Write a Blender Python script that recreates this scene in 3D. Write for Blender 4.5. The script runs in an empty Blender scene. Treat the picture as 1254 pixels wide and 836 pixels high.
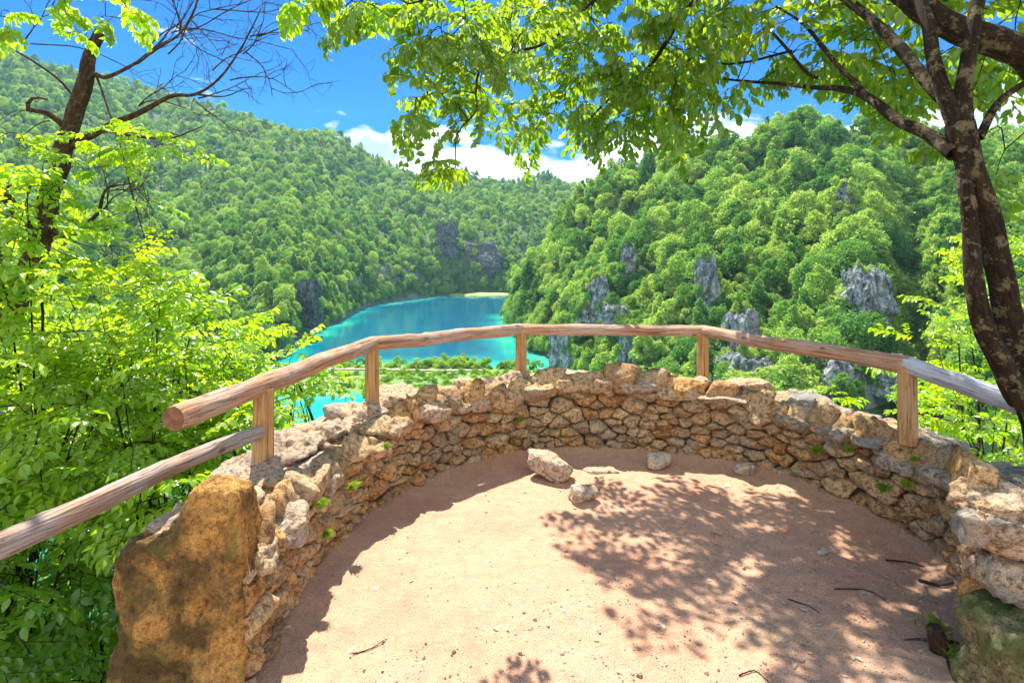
import bpy, math, random
import numpy as np
from mathutils import Vector
R = math.radians
F, YH, H = 690.0, 305.0, 1.6            # focal length in photo pixels, horizon row, eye height
C = bpy.context.scene.collection
rng = np.random.default_rng(7); random.seed(7)

def at(px, py, Y):
    return np.array([(px-627)*Y/F, Y, H-(py-YH)*Y/F])

# ------------------------------------------------------------------ noise
_T = np.random.default_rng(3).random((64, 64, 64)).astype(np.float32)
def vnoise(P):
    P = np.asarray(P, dtype=np.float64); i = np.floor(P).astype(int); f = P-i; f = f*f*(3-2*f); i &= 63; j = (i+1) & 63
    g = lambda a, b, c: _T[a, b, c]
    x0, y0, z0 = i[..., 0], i[..., 1], i[..., 2]; x1, y1, z1 = j[..., 0], j[..., 1], j[..., 2]
    fx, fy, fz = f[..., 0], f[..., 1], f[..., 2]
    a = g(x0,y0,z0)*(1-fx)+g(x1,y0,z0)*fx; b = g(x0,y1,z0)*(1-fx)+g(x1,y1,z0)*fx
    c = g(x0,y0,z1)*(1-fx)+g(x1,y0,z1)*fx; d = g(x0,y1,z1)*(1-fx)+g(x1,y1,z1)*fx
    return ((a*(1-fy)+b*fy)*(1-fz)+(c*(1-fy)+d*fy)*fz)*2-1
def fbm(P, oct=4, gain=.5):
    P = np.asarray(P, dtype=np.float64); s = 0; a = 1
    for k in range(oct):
        s = s+a*vnoise(P*(2**k)+17.3*k); a *= gain
    return s

# ------------------------------------------------------------------ mesh helpers
def mesh(name, V, faces, mats=(), smooth=True, attrs=None, matidx=None):
    """faces: list of int arrays (n,k); matidx: one index per face array"""
    me = bpy.data.meshes.new(name)
    V = np.asarray(V, dtype=np.float32)
    faces = [np.asarray(f, dtype=np.int32) for f in faces if len(f)]
    nl = sum(f.size for f in faces); nf = sum(len(f) for f in faces)
    me.vertices.add(len(V)); me.vertices.foreach_set('co', V.ravel())
    me.loops.add(nl); me.loops.foreach_set('vertex_index', np.concatenate([f.ravel() for f in faces]))
    me.polygons.add(nf)
    tot = np.concatenate([np.full(len(f), f.shape[1], np.int32) for f in faces])
    st = np.concatenate([[0], np.cumsum(tot)[:-1]]).astype(np.int32)
    me.polygons.foreach_set('loop_start', st)
    me.polygons.foreach_set('use_smooth', np.full(nf, bool(smooth)))
    if matidx is not None:
        me.polygons.foreach_set('material_index', np.concatenate([np.full(len(f), m, np.int32) for f, m in zip(faces, matidx)]))
    me.update(calc_edges=True); me.validate()
    for k, a in (attrs or {}).items():
        a = np.asarray(a, dtype=np.float32)
        if a.ndim == 1:
            at_ = me.attributes.new(k, 'FLOAT', 'POINT'); at_.data.foreach_set('value', a)
        else:
            at_ = me.attributes.new(k, 'FLOAT_VECTOR', 'POINT'); at_.data.foreach_set('vector', a.ravel())
    for m in mats: me.materials.append(m)
    return me
def obj(name, me, parent=None, loc=None, label=None, cat=None, group=None, kind=None):
    o = bpy.data.objects.new(name, me); C.objects.link(o)
    if parent is not None: o.parent = parent
    if loc is not None: o.location = [float(v) for v in loc]
    if label: o['label'] = label
    if cat: o['category'] = cat
    if group: o['group'] = group
    if kind: o['kind'] = kind
    return o
def empty(name, loc, label, cat, group=None):
    return obj(name, None, None, loc, label, cat, group)
class MB:
    """collects vertices / faces / attributes"""
    def __init__(s): s.V = []; s.F = {}; s.n = 0; s.A = {}
    def add(s, V, faces, mi=0, **at_):
        for f in faces:
            f = np.asarray(f)
            if len(f): s.F.setdefault((mi, f.shape[1]), []).append(f+s.n)
        s.V.append(np.asarray(V)); 
        for k, a in at_.items(): s.A.setdefault(k, []).append((s.n, np.asarray(a, float) if np.ndim(a) else np.full(len(V), float(a))))
        s.n += len(V)
    def build(s, name, mats, smooth=True):
        ks = sorted(s.F); at_ = {}
        for k, l in s.A.items():
            A = np.zeros((s.n,)+l[0][1].shape[1:])
            for i, a in l: A[i:i+len(a)] = a
            at_[k] = A
        return mesh(name, np.concatenate(s.V), [np.concatenate(s.F[k]) for k in ks], mats, smooth, at_, [k[0] for k in ks])
def ico(sub):
    import bmesh
    bm = bmesh.new(); bmesh.ops.create_icosphere(bm, subdivisions=sub, radius=1)
    V = np.array([v.co[:] for v in bm.verts]); Fc = np.array([[v.index for v in f.verts] for f in bm.faces]); bm.free()
    return V/np.linalg.norm(V, axis=1, keepdims=True), Fc
ICO = {k: ico(k) for k in (2, 3, 4, 5, 6)}
def grid_faces(nu, nv):
    i = np.arange(nu-1)[:, None]*nv+np.arange(nv-1)[None, :]
    return np.stack([i, i+nv, i+nv+1, i+1], -1).reshape(-1, 4)
def unit(v): v = np.asarray(v, float); return v/(np.linalg.norm(v, axis=-1, keepdims=True)+1e-12)

def catmull(P, n):
    P = np.asarray(P, float)
    if len(P) == 2: return P[0]+(P[1]-P[0])*np.linspace(0, 1, n)[:, None]
    Q = np.vstack([2*P[0]-P[1], P, 2*P[-1]-P[-2]]); t = np.linspace(0, len(P)-1-1e-6, n); i = t.astype(int); f = (t-i)[:, None]
    a, b, c, d = Q[i], Q[i+1], Q[i+2], Q[i+3]
    return .5*((2*b)+(-a+c)*f+(2*a-5*b+4*c-d)*f*f+(-a+3*b-3*c+d)*f**3)
def tube(mb, P, rad, seg=8, mi=0, bumpy=0, cap=False, capmi=1, nscale=6., knots=None):
    P = np.asarray(P, float); n = len(P); rad = np.broadcast_to(rad, (n,))
    T = unit(np.gradient(P, axis=0)); up = np.array([0, 0, 1.]) if abs(T[0][2]) < .9 else np.array([1., 0, 0])
    U = unit(np.cross(T, up)); Wv = np.cross(U, T)
    for k in range(1, n):                                    # keep the frame continuous
        u = U[k-1]-T[k]*np.dot(U[k-1], T[k]); U[k] = unit(u); Wv[k] = np.cross(U[k], T[k])
    a = np.arange(seg)/seg*2*math.pi
    L = np.concatenate([[0], np.cumsum(np.linalg.norm(np.diff(P, axis=0), axis=1))])
    ca, sa = np.cos(a)[None, :, None], np.sin(a)[None, :, None]
    dirs = U[:, None]*ca+Wv[:, None]*sa
    rr = rad[:, None]*np.ones(seg)[None]
    tc = np.stack([np.broadcast_to(np.cos(a), (n, seg))*rad[:, None], np.broadcast_to(np.sin(a), (n, seg))*rad[:, None], np.broadcast_to(L[:, None], (n, seg))], -1)+rng.random(3)*0
    off = rng.random(3)*20
    if bumpy:
        rr = rr*(1+bumpy*fbm(np.stack([tc[..., 0]*nscale*3, tc[..., 1]*nscale*3, tc[..., 2]*nscale], -1)+off, 3))
    for (kl, ka, kh, ks) in (knots or []):
        da = np.angle(np.exp(1j*(a-ka)))[None, :]*rad[:, None]; rr = rr+kh*np.exp(-((L[:, None]-kl)**2+da**2)/ks**2)
    V = (P[:, None]+dirs*rr[..., None]).reshape(-1, 3); tc = tc.reshape(-1, 3)+off
    i = np.arange(n-1)[:, None]*seg; j = np.arange(seg)[None]; j2 = (j+1) % seg
    Fq = np.stack([i+j, i+j2, i+seg+j2, i+seg+j], -1).reshape(-1, 4)
    if not cap:
        mb.add(V, [Fq], mi, tc=tc)
    else:
        mb.add(V, [Fq], mi, tc=tc)
        for e, k in ((0, 0), (1, n-1)):
            ring = V[k*seg:(k+1)*seg]; c0 = P[k]+T[k]*(-.004 if e == 0 else .004)
            VV = np.vstack([ring, P[k]+(ring-P[k])*.55, c0[None]]); m = np.arange(seg); m2 = (m+1) % seg
            Q = np.stack([m, m2, seg+m2, seg+m], -1); Tt = np.stack([seg+m, seg+m2, np.full(seg, 2*seg)], -1)
            if e == 0: Q = Q[:, ::-1]; Tt = Tt[:, ::-1]
            l2 = np.vstack([np.stack([np.cos(a), np.sin(a), a*0], -1)*rad[k], np.stack([np.cos(a), np.sin(a), a*0], -1)*rad[k]*.55, [[0, 0, 0]]])
            mb.add(VV, [Q, Tt], capmi, tc=l2)

# ------------------------------------------------------------------ materials
class NT:
    def __init__(s, name):
        s.m = bpy.data.materials.new(name); s.m.use_nodes = True; s.t = s.m.node_tree; s.t.nodes.clear()
        s.out = s.n('ShaderNodeOutputMaterial')
    def n(s, typ, **kw):
        nd = s.t.nodes.new(typ)
        for k, v in kw.items(): setattr(nd, k, v)
        return nd
    def l(s, a, b): s.t.links.new(a, b)
    def setin(s, sock, v):
        if hasattr(v, 'is_linked'): s.l(v, sock)
        else: sock.default_value = v
    def noise(s, vec, scale, detail=5, rough=.55, dist=0.):
        n = s.n('ShaderNodeTexNoise'); n.inputs['Scale'].default_value = scale; n.inputs['Detail'].default_value = detail
        n.inputs['Roughness'].default_value = rough; n.inputs['Distortion'].default_value = dist
        if vec is not None: s.l(vec, n.inputs['Vector'])
        return n.outputs['Fac']
    def voro(s, vec, scale, feature='F1', out='Distance', rnd=1.):
        n = s.n('ShaderNodeTexVoronoi', feature=feature); n.inputs['Scale'].default_value = scale
        n.inputs['Randomness'].default_value = rnd
        if vec is not None: s.l(vec, n.inputs['Vector'])
        return n.outputs[out]
    def ramp(s, fac, stops, interp='LINEAR'):
        n = s.n('ShaderNodeValToRGB'); cr = n.color_ramp; cr.interpolation = interp
        while len(cr.elements) > len(stops): cr.elements.remove(cr.elements[-1])
        while len(cr.elements) < len(stops): cr.elements.new(.5)
        for e, (p, c) in zip(cr.elements, stops):
            e.position = p; e.color = (c, c, c, 1) if not hasattr(c, '__len__') else (*c, 1)
        s.setin(n.inputs['Fac'], fac); return n.outputs['Color']
    def mix(s, fac, a, b, mode='MIX'):
        n = s.n('ShaderNodeMix', data_type='RGBA', blend_type=mode)
        s.setin(n.inputs[0], fac)
        for sock, v in ((n.inputs[6], a), (n.inputs[7], b)):
            if hasattr(v, 'is_linked'): s.l(v, sock)
            else: sock.default_value = (*v, 1) if hasattr(v, '__len__') else (v, v, v, 1)
        return n.outputs[2]
    def math(s, op, a, b=0., c=None):
        n = s.n('ShaderNodeMath', operation=op); s.setin(n.inputs[0], a); s.setin(n.inputs[1], b)
        if c is not None: s.setin(n.inputs[2], c)
        return n.outputs[0]
    def attr(s, name, out='Fac'):
        n = s.n('ShaderNodeAttribute'); n.attribute_name = name; return n.outputs[out]
    def coord(s, out='Object'): return s.n('ShaderNodeTexCoord').outputs[out]
    def pos(s): return s.n('ShaderNodeNewGeometry').outputs['Position']
    def mapping(s, vec, scale=(1, 1, 1)):
        n = s.n('ShaderNodeMapping'); n.inputs['Scale'].default_value = scale; s.l(vec, n.inputs['Vector']); return n.outputs[0]
    def bump(s, h, strength=.5, dist=.01, normal=None):
        n = s.n('ShaderNodeBump'); n.inputs['Strength'].default_value = strength; n.inputs['Distance'].default_value = dist
        s.l(h, n.inputs['Height'])
        if normal is not None: s.l(normal, n.inputs['Normal'])
        return n.outputs[0]
    def princ(s, col, rough=.9, normal=None, spec=.3):
        n = s.n('ShaderNodeBsdfPrincipled'); s.setin(n.inputs['Base Color'], col if hasattr(col, 'is_linked') else (*col, 1))
        s.setin(n.inputs['Roughness'], rough); n.inputs['Specular IOR Level'].default_value = spec
        if normal is not None: s.l(normal, n.inputs['Normal'])
        s.l(n.outputs[0], s.out.inputs[0]); return n

def stone_mat(name, ramp, lichen=(.30, .29, .25), lich_amt=.5, moss=0., scale=1., hi=(.82, .54, .25), lo=.50, grit=.9):
    t = NT(name); p = t.pos(); tone = t.attr('tone')
    base = t.ramp(tone, ramp)
    n1 = t.noise(p, 9*scale, 6, .6); n2 = t.noise(p, 38*scale, 5, .65, .4); n3 = t.noise(p, 3.2*scale, 4)
    c = t.mix(t.ramp(n1, [(.35, 0.), (.62, 1.)]), base, t.mix(.5, base, hi, 'MIX'))
    c = t.mix(t.ramp(n2, [(.38, grit), (.53, 0.)]), c, t.mix(1., c, (.30, .22, .16), 'MULTIPLY'))
    n5 = t.noise(p, 150*scale, 3, .7); c = t.mix(t.ramp(n5, [(.36, .6), (.50, 0.)]), c, t.mix(1., c, (.4, .32, .25), 'MULTIPLY')); c = t.mix(t.ramp(n5, [(.56, 0.), (.68, .45)]), c, t.mix(.5, c, (.85, .75, .6)))
    c = t.mix(t.ramp(n3, [(lo, 0.), (lo+.12, lich_amt)]), c, lichen)
    if moss:
        n4 = t.noise(p, 5.5*scale, 6, .7)
        c = t.mix(t.ramp(n4, [(.56, 0.), (.66, moss)]), c, (.16, .19, .04))
    v = t.voro(p, 26*scale, 'DISTANCE_TO_EDGE'); crack = t.ramp(v, [(0., 0.), (.05, 1.)])
    c = t.mix(t.math('MULTIPLY', t.math('SUBTRACT', 1., crack), .18), c, (.08, .05, .03))
    h = t.math('ADD', t.math('MULTIPLY', n2, 1.), t.math('MULTIPLY', t.noise(p, 110*scale, 4, .7), .55))
    h = t.math('ADD', h, t.math('MULTIPLY', crack, .12))
    b = t.bump(h, 1., .022/scale)
    t.princ(c, .92, b, .2); return t.m
def simple_stone_pal():
    return [(.1, (.50, .22, .06)), (.3, (.76, .42, .14)), (.5, (.56, .40, .22)), (.7, (.86, .62, .33)), (.9, (.46, .25, .10))]
M = {}
M['face'] = stone_mat('wall_stone', simple_stone_pal(), lich_amt=.35, moss=.35)
M['cope'] = stone_mat('coping_stone', [(0, (.64, .42, .23)), (.5, (.74, .55, .38)), (1, (.62, .46, .32))], lichen=(.40, .38, .35), lich_amt=.5)
M['copegrey'] = stone_mat('grey_coping', [(0, (.43, .38, .30)), (.5, (.50, .44, .35)), (1, (.40, .37, .32))], lichen=(.25, .28, .27), lich_amt=.75, moss=.3)
M['slab'] = stone_mat('mossy_boulder', [(0, (.56, .27, .06)), (1, (.72, .40, .12))], lichen=(.05, .045, .022), lich_amt=.8, moss=.7, scale=1.25, hi=(.84, .46, .12), lo=.46, grit=.7)
M['mossy'] = stone_mat('mossy_block', [(0, (.22, .20, .10)), (1, (.28, .25, .13))], lichen=(.08, .11, .03), lich_amt=.85, moss=.75, scale=1.7, hi=(.40, .34, .17), lo=.47)
M['rock'] = stone_mat('loose_rock', [(0, (.62, .50, .40)), (1, (.66, .56, .46))], lichen=(.5, .42, .33), lich_amt=.4)
M['pale'] = stone_mat('pale_rock', [(0, (.66, .62, .52)), (1, (.72, .66, .56))], lichen=(.55, .5, .4), lich_amt=.3)
def mk_core():
    t = NT('mortar'); p = t.pos(); n = t.noise(p, 25, 6, .7)
    t.princ(t.ramp(n, [(.3, (.05, .03, .018)), (.7, (.15, .095, .055))]), .95, t.bump(n, 1., .03)); return t.m
M['core'] = mk_core()
def mk_dirt():
    t = NT('dirt'); p = t.pos()
    a = t.noise(p, 1.3, 5, .6); b = t.noise(p, 14, 6, .7); d = t.noise(p, 130, 3, .85)
    c = t.ramp(a, [(.36, (.54, .275, .165)), (.5, (.59, .33, .20)), (.64, (.56, .345, .21))])
    c = t.mix(t.ramp(b, [(.38, .55), (.55, 0.)]), c, (.40, .24, .165))
    c = t.mix(t.ramp(d, [(.36, .85), (.47, 0.)]), c, (.24, .14, .10))
    c = t.mix(t.ramp(d, [(.58, 0.), (.72, .6)]), c, (.74, .58, .46))
    # grey gravelly humus towards the near right, where litter collects
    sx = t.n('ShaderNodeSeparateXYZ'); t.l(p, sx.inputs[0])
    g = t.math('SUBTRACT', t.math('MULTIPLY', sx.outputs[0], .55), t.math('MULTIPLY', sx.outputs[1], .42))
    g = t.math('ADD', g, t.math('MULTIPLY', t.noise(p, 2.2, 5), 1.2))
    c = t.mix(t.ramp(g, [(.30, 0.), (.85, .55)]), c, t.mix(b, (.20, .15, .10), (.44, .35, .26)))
    v = t.voro(p, 120, 'F1')
    h = t.math('ADD', t.math('MULTIPLY', d, .6), t.math('ADD', b, t.math('MULTIPLY', v, -.5)))
    t.princ(c, .95, t.bump(h, .8, .012), .15); return t.m
M['dirt'] = mk_dirt()
def mk_wood(name, a, b, dark, greyness, grey=(.42, .40, .38)):
    t = NT(name); v = t.attr('tc', 'Vector')
    m1 = t.mapping(v, (34, 34, 1.6)); m2 = t.mapping(v, (90, 90, 3.)); m3 = t.mapping(v, (7, 7, 3.))
    n1 = t.ramp(t.noise(m1, 1., 5, .65), [(.35, 0.), (.65, 1.)]); n2 = t.noise(m2, 1., 4, .6); n3 = t.noise(m3, 1., 4, .6)
    c = t.mix(n1, a, b)
    c = t.mix(t.ramp(n2, [(.36, .9), (.50, 0.)]), c, dark)
    c = t.mix(t.ramp(n3, [(.42, 0.), (.62, greyness)]), c, grey)
    n4 = t.noise(t.mapping(v, (55, 55, 2.2)), 1., 3, .5, .3); cr = t.ramp(n4, [(.485, 1.), (.5, 0.), (.515, 1.)])
    c = t.mix(t.math('MULTIPLY', t.math('SUBTRACT', 1., cr), t.ramp(n3, [(.4, 0.), (.55, .8)])), c, (.07, .045, .03))
    k = t.voro(t.mapping(v, (9, 9, 5)), 1., 'F1'); c = t.mix(t.ramp(k, [(.05, .85), (.15, 0.)]), c, (.12, .06, .03))
    h = t.math('ADD', t.math('ADD', n1, n2), t.math('MULTIPLY', cr, .6))
    t.princ(c, .78, t.bump(h, .8, .008), .2); return t.m
M['log'] = mk_wood('peeled_log', (.44, .21, .10), (.60, .37, .22), (.15, .06, .03), .55, (.58, .46, .38))
M['loggrey'] = mk_wood('weathered_log', (.30, .17, .09), (.48, .34, .24), (.07, .04, .03), .8, (.40, .36, .33))
M['logpale'] = mk_wood('silvered_log', (.36, .36, .38), (.62, .62, .64), (.07, .07, .08), .9, (.55, .58, .62))
M['post'] = mk_wood('post_wood', (.53, .27, .09), (.63, .38, .16), (.27, .12, .04), .25, (.50, .40, .26))
def mk_end():
    t = NT('end_grain'); v = t.attr('tc', 'Vector'); n = t.n('ShaderNodeVectorMath', operation='LENGTH'); t.l(v, n.inputs[0])
    w = t.math('SINE', t.math('MULTIPLY', n.outputs['Value'], 900.)); c = t.mix(t.math('MULTIPLY_ADD', w, .5, .5), (.20, .085, .035), (.34, .16, .07))
    c = t.mix(t.ramp(t.noise(v, 30, 4), [(.4, 0.), (.6, .7)]), c, (.10, .055, .03))
    t.princ(c, .85); return t.m
M['end'] = mk_end()
def mk_bark(name, c0, c1, lich=.4):
    t = NT(name); v = t.attr('tc', 'Vector'); m = t.mapping(v, (1, 1, .3)); n = t.noise(m, 34, 7, .8, 1.); n2 = t.noise(v, 14, 6, .75)
    c = t.mix(t.ramp(n, [(.35, 0.), (.65, 1.)]), c0, c1); c = t.mix(t.ramp(n2, [(.53, 0.), (.58, lich)]), c, (.26, .21, .11))
    t.princ(c, .9, t.bump(n, 1., .04), .15); return t.m
M['bark'] = mk_bark('bark', (.010, .007, .004), (.085, .055, .028), .9)
M['barkpale'] = mk_bark('dead_bark', (.035, .018, .012), (.17, .10, .055), .6)
M['twig'] = mk_bark('twig_bark', (.05, .03, .02), (.12, .07, .04), .1)
def mk_leaf(name, dif, dif2, tr, tr2, frac=.5):
    t = NT(name); tone = t.attr('tone')
    d = t.mix(tone, dif, dif2); tt = t.mix(tone, tr, tr2)
    a = t.n('ShaderNodeBsdfDiffuse'); t.l(d, a.inputs[0]); b = t.n('ShaderNodeBsdfTranslucent'); t.l(tt, b.inputs[0])
    m = t.n('ShaderNodeMixShader'); m.inputs[0].default_value = frac; t.l(a.outputs[0], m.inputs[1]); t.l(b.outputs[0], m.inputs[2])
    g = t.n('ShaderNodeBsdfGlossy'); g.inputs['Roughness'].default_value = .38; g.inputs[0].default_value = (1, 1, 1, 1)
    m2 = t.n('ShaderNodeMixShader'); m2.inputs[0].default_value = .045; t.l(m.outputs[0], m2.inputs[1]); t.l(g.outputs[0], m2.inputs[2])
    t.l(m2.outputs[0], t.out.inputs[0]); return t.m
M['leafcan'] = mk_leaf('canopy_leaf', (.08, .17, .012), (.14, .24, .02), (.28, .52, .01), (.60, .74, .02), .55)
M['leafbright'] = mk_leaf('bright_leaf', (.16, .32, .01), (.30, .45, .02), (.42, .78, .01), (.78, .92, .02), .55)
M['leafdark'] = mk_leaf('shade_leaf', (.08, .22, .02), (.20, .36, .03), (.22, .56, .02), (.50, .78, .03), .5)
M['grass'] = mk_leaf('grass_blade', (.12, .28, .02), (.30, .42, .03), (.3, .5, .03), (.5, .6, .05), .4)
M['litter'] = mk_leaf('dry_leaf', (.30, .17, .09), (.62, .50, .36), (.3, .2, .1), (.4, .3, .2), .2)
def mk_far(name, c0, c1, c2):
    t = NT(name); oi = t.n('ShaderNodeObjectInfo'); p = t.pos(); big = t.noise(p, .018, 3, .5)
    f = t.math('ADD', t.math('MULTIPLY', oi.outputs['Random'], .75), t.math('MULTIPLY', big, .45))
    c = t.ramp(f, [(.2, c0), (.5, c1), (.85, c2)])
    c = t.mix(t.attr('tone'), t.mix(1., c, (.78, .82, .75), 'MULTIPLY'), t.mix(1., c, (1.25, 1.2, 1.15), 'MULTIPLY'))
    a = t.n('ShaderNodeBsdfDiffuse'); t.l(c, a.inputs[0]); b = t.n('ShaderNodeBsdfTranslucent'); t.l(t.mix(1., c, (1.5, 1.7, .6), 'MULTIPLY'), b.inputs[0])
    m = t.n('ShaderNodeMixShader'); m.inputs[0].default_value = .45; t.l(a.outputs[0], m.inputs[1]); t.l(b.outputs[0], m.inputs[2])
    t.l(m.outputs[0], t.out.inputs[0]); return t.m
M['far'] = mk_far('hill_foliage', (.09, .21, .08), (.19, .33, .10), (.36, .46, .15))
def mk_hill():
    t = NT('hill_ground'); p = t.pos(); n = t.noise(p, .05, 6, .6); n2 = t.noise(p, .6, 5)
    g = t.n('ShaderNodeNewGeometry'); s = t.n('ShaderNodeSeparateXYZ'); t.l(g.outputs['True Normal'], s.inputs[0])
    c = t.mix(n, (.03, .07, .02), (.09, .15, .04)); c = t.mix(t.ramp(s.outputs[2], [(.30, 1.), (.48, 0.)]), c, t.mix(n2, (.16, .17, .17), (.34, .34, .33)))
    t.princ(c, .95, t.bump(n2, .6, 1.)); return t.m
M['hill'] = mk_hill()
def mk_slope():
    t = NT('slope_soil'); p = t.pos(); n = t.noise(p, 2, 6, .7)
    t.princ(t.mix(n, (.05, .06, .02), (.16, .15, .06)), .95, t.bump(n, .8, .05)); return t.m
M['slope'] = mk_slope()
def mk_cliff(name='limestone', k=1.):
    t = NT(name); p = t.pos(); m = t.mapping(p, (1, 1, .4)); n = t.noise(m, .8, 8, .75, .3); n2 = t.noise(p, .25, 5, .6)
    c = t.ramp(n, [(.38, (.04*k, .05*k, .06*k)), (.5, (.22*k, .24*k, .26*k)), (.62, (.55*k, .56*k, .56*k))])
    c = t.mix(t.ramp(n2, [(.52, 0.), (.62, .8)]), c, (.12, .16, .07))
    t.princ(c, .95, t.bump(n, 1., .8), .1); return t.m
M['cliff'] = mk_cliff(); M['cliffshade'] = mk_cliff('shaded_stained_limestone', .42)  # lake cliffs: their shade is put into a darker rock colour, besides dark stains
def mk_water():
    t = NT('water'); p = t.pos(); sh = t.attr('shallow')
    n = t.noise(p, .02, 4, .5)
    c = t.ramp(sh, [(0., (.0, .10, .18)), (.45, (.0, .20, .24)), (.8, (.01, .38, .31)), (1., (.06, .46, .34))])
    c = t.mix(t.ramp(n, [(.45, 0.), (.7, .35)]), c, (.0, .20, .24))
    h = t.noise(t.mapping(p, (1, 1.6, 1)), .8, 4, .6)
    t.princ(c, .10, t.bump(h, .2, .12), .5); return t.m
M['water'] = mk_water()
def mk_plain(name, col, rough=.9):
    t = NT(name); p = t.pos(); n = t.noise(p, 3, 4); t.princ(t.mix(n, tuple(v*.75 for v in col), tuple(min(1, v*1.2) for v in col)), rough); return t.m
M['meadow'] = mk_plain('meadow_grass', (.13, .24, .05)); M['deck'] = mk_plain('boardwalk_wood', (.38, .32, .25)); M['reed'] = mk_far('shore_bush', (.13, .26, .05), (.24, .38, .07), (.36, .46, .11))

# ------------------------------------------------------------------ terrace outline, from measured points
CX, CY = .55, 2.75
base_px = [(312, 858), (345, 785), (370, 740), (430, 660), (500, 604), (560, 577), (640, 558), (740, 553), (840, 562), (897, 570), (946, 582), (1010, 607),
           (1052, 625), (1106, 657), (1145, 682), (1165, 712), (1178, 745), (1184, 823)]
bp = np.array([at(x, y, F*H/(y-YH)) for x, y in base_px])
th_b = np.unwrap(np.arctan2(bp[:, 1]-CY, bp[:, 0]-CX)); r_b = np.hypot(bp[:, 0]-CX, bp[:, 1]-CY)
if th_b[0] < 0: th_b += 2*math.pi
TH0, TH1 = th_b[0], th_b[-1]                                    # TH0 (left end) > TH1 (right end)
o_ = np.argsort(th_b)
def r_in(th): return np.interp(th, th_b[o_], r_b[o_])
THK = .40
def zfrom(pxs, dr):
    out = []
    for x, y in pxs:
        u = (x-627)/F; best = None
        for Y in np.arange(1.2, 6, .005):
            X = u*Y; th = math.atan2(Y-CY, X-CX)
            while th < TH1: th += 2*math.pi
            if th > TH0+.3: continue
            d = math.hypot(X-CX, Y-CY)-(r_in(th)+dr)
            if Y > 1.6 and d <= 0: last = True
            if best is None or abs(d) < best[0]-1e-9:
                if Y > CY-1.2: best = (abs(d), th, Y)
        out.append((best[1], H-(y-YH)*best[2]/F, best[0]))
    return np.array(sorted(out))
in_px = [(365, 598), (412, 572), (451, 531), (473, 516), (512, 495), (555, 488), (598, 480), (649, 473), (685, 463), (760, 464), (789, 466), (847, 476), (892, 482), (949, 503), (1023, 519), (1072, 532), (1129, 560), (1199, 601)]
out_px = [(340, 531), (383, 518), (400, 498), (444, 491), (491, 471), (530, 473), (591, 457), (645, 453), (735, 452), (781, 454), (855, 460), (928, 464), (937, 478), (969, 474), (1002, 486), (1035, 493), (1068, 499), (1100, 517), (1170, 532), (1195, 552), (1232, 566)]
zi = np.vstack([[[TH1, .66, 0]], zfrom(in_px, .05)]); zo = np.vstack([[[TH1, .70, 0], [-.12, .60, 0]], zfrom(out_px, .36)])
def z_in(th): return np.clip(np.interp(th, zi[:, 0], zi[:, 1]), .40, .8)
def z_out(th): return np.clip(np.interp(th, zo[:, 0], zo[:, 1]), .42, .8)
print('ZI', np.round(zi, 2).tolist()); print('ZO', np.round(zo, 2).tolist())
def pol(th, r, z): return np.stack([CX+np.cos(th)*r, CY+np.sin(th)*r, np.broadcast_to(z, np.shape(th))], -1)

# ------------------------------------------------------------------ rocks
def softrock(dirs, N, D, p=9.):
    q = np.maximum(dirs@N.T, 1e-4)/D[None]
    return (np.sum(q**p, axis=1))**(-1/p)
def rock(half, seed, sub=4, nplanes=12, p=10., rough=.05, nz=9.):
    g = np.random.default_rng(seed); d, Fc = ICO[sub]
    N = unit(g.normal(size=(nplanes, 3))); N = np.vstack([N, [[0, 0, 1], [0, 0, -1], [1, 0, 0], [-1, 0, 0], [0, 1, 0], [0, -1, 0]]]); N = unit(N+g.normal(size=N.shape)*.13)
    D = g.uniform(.78, 1.1, len(N)); r = softrock(d, N, D, p)
    V = d*r[:, None]*np.array(half)
    o = g.random(3)*40
    V = V+d*(fbm(V*nz+o, 4)[:, None]*rough*np.mean(half)*2)+d*(-np.abs(fbm(V*nz*.45+o+9, 2))[:, None]*rough*np.mean(half)*1.5)
    return V, Fc
def rotz(V, a): c, s = math.cos(a), math.sin(a); return V@np.array([[c, s, 0], [-s, c, 0], [0, 0, 1]])

# ------------------------------------------------------------------ stone wall
wall = empty('stone_wall', (CX, CY+1.8, 0), 'curved rubble stone wall of ochre limestone enclosing the dirt terrace', 'stone wall')
OFF = np.array([CX, CY+1.8, 0])
nth = 220; ths = np.linspace(TH0, TH1, nth)
prof = []
for dr, z in ((.06, -.15), (.065, None), (.11, 'i'), (.36, 'o'), (.41, 'o2'), (.5, -1.6)):
    r = r_in(ths)+dr
    zz = np.full(nth, z) if isinstance(z, float) else {None: z_in(ths)-.13, 'i': z_in(ths)-.05, 'o': z_out(ths)-.045, 'o2': z_out(ths)-.10}[z]
    prof.append(pol(ths, r, zz))
V = np.stack(prof, 1); k = V.shape[1]
V = V[(ths < TH0-.12)]; nth = len(V); V = V.reshape(-1, 3); V = V+.012*np.stack([fbm(V*9+s, 3) for s in (0, 5, 11)], -1)
obj('wall_core', mesh('wall_core', V-OFF, [grid_faces(nth, k)], [M['core']]), wall)
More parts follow.
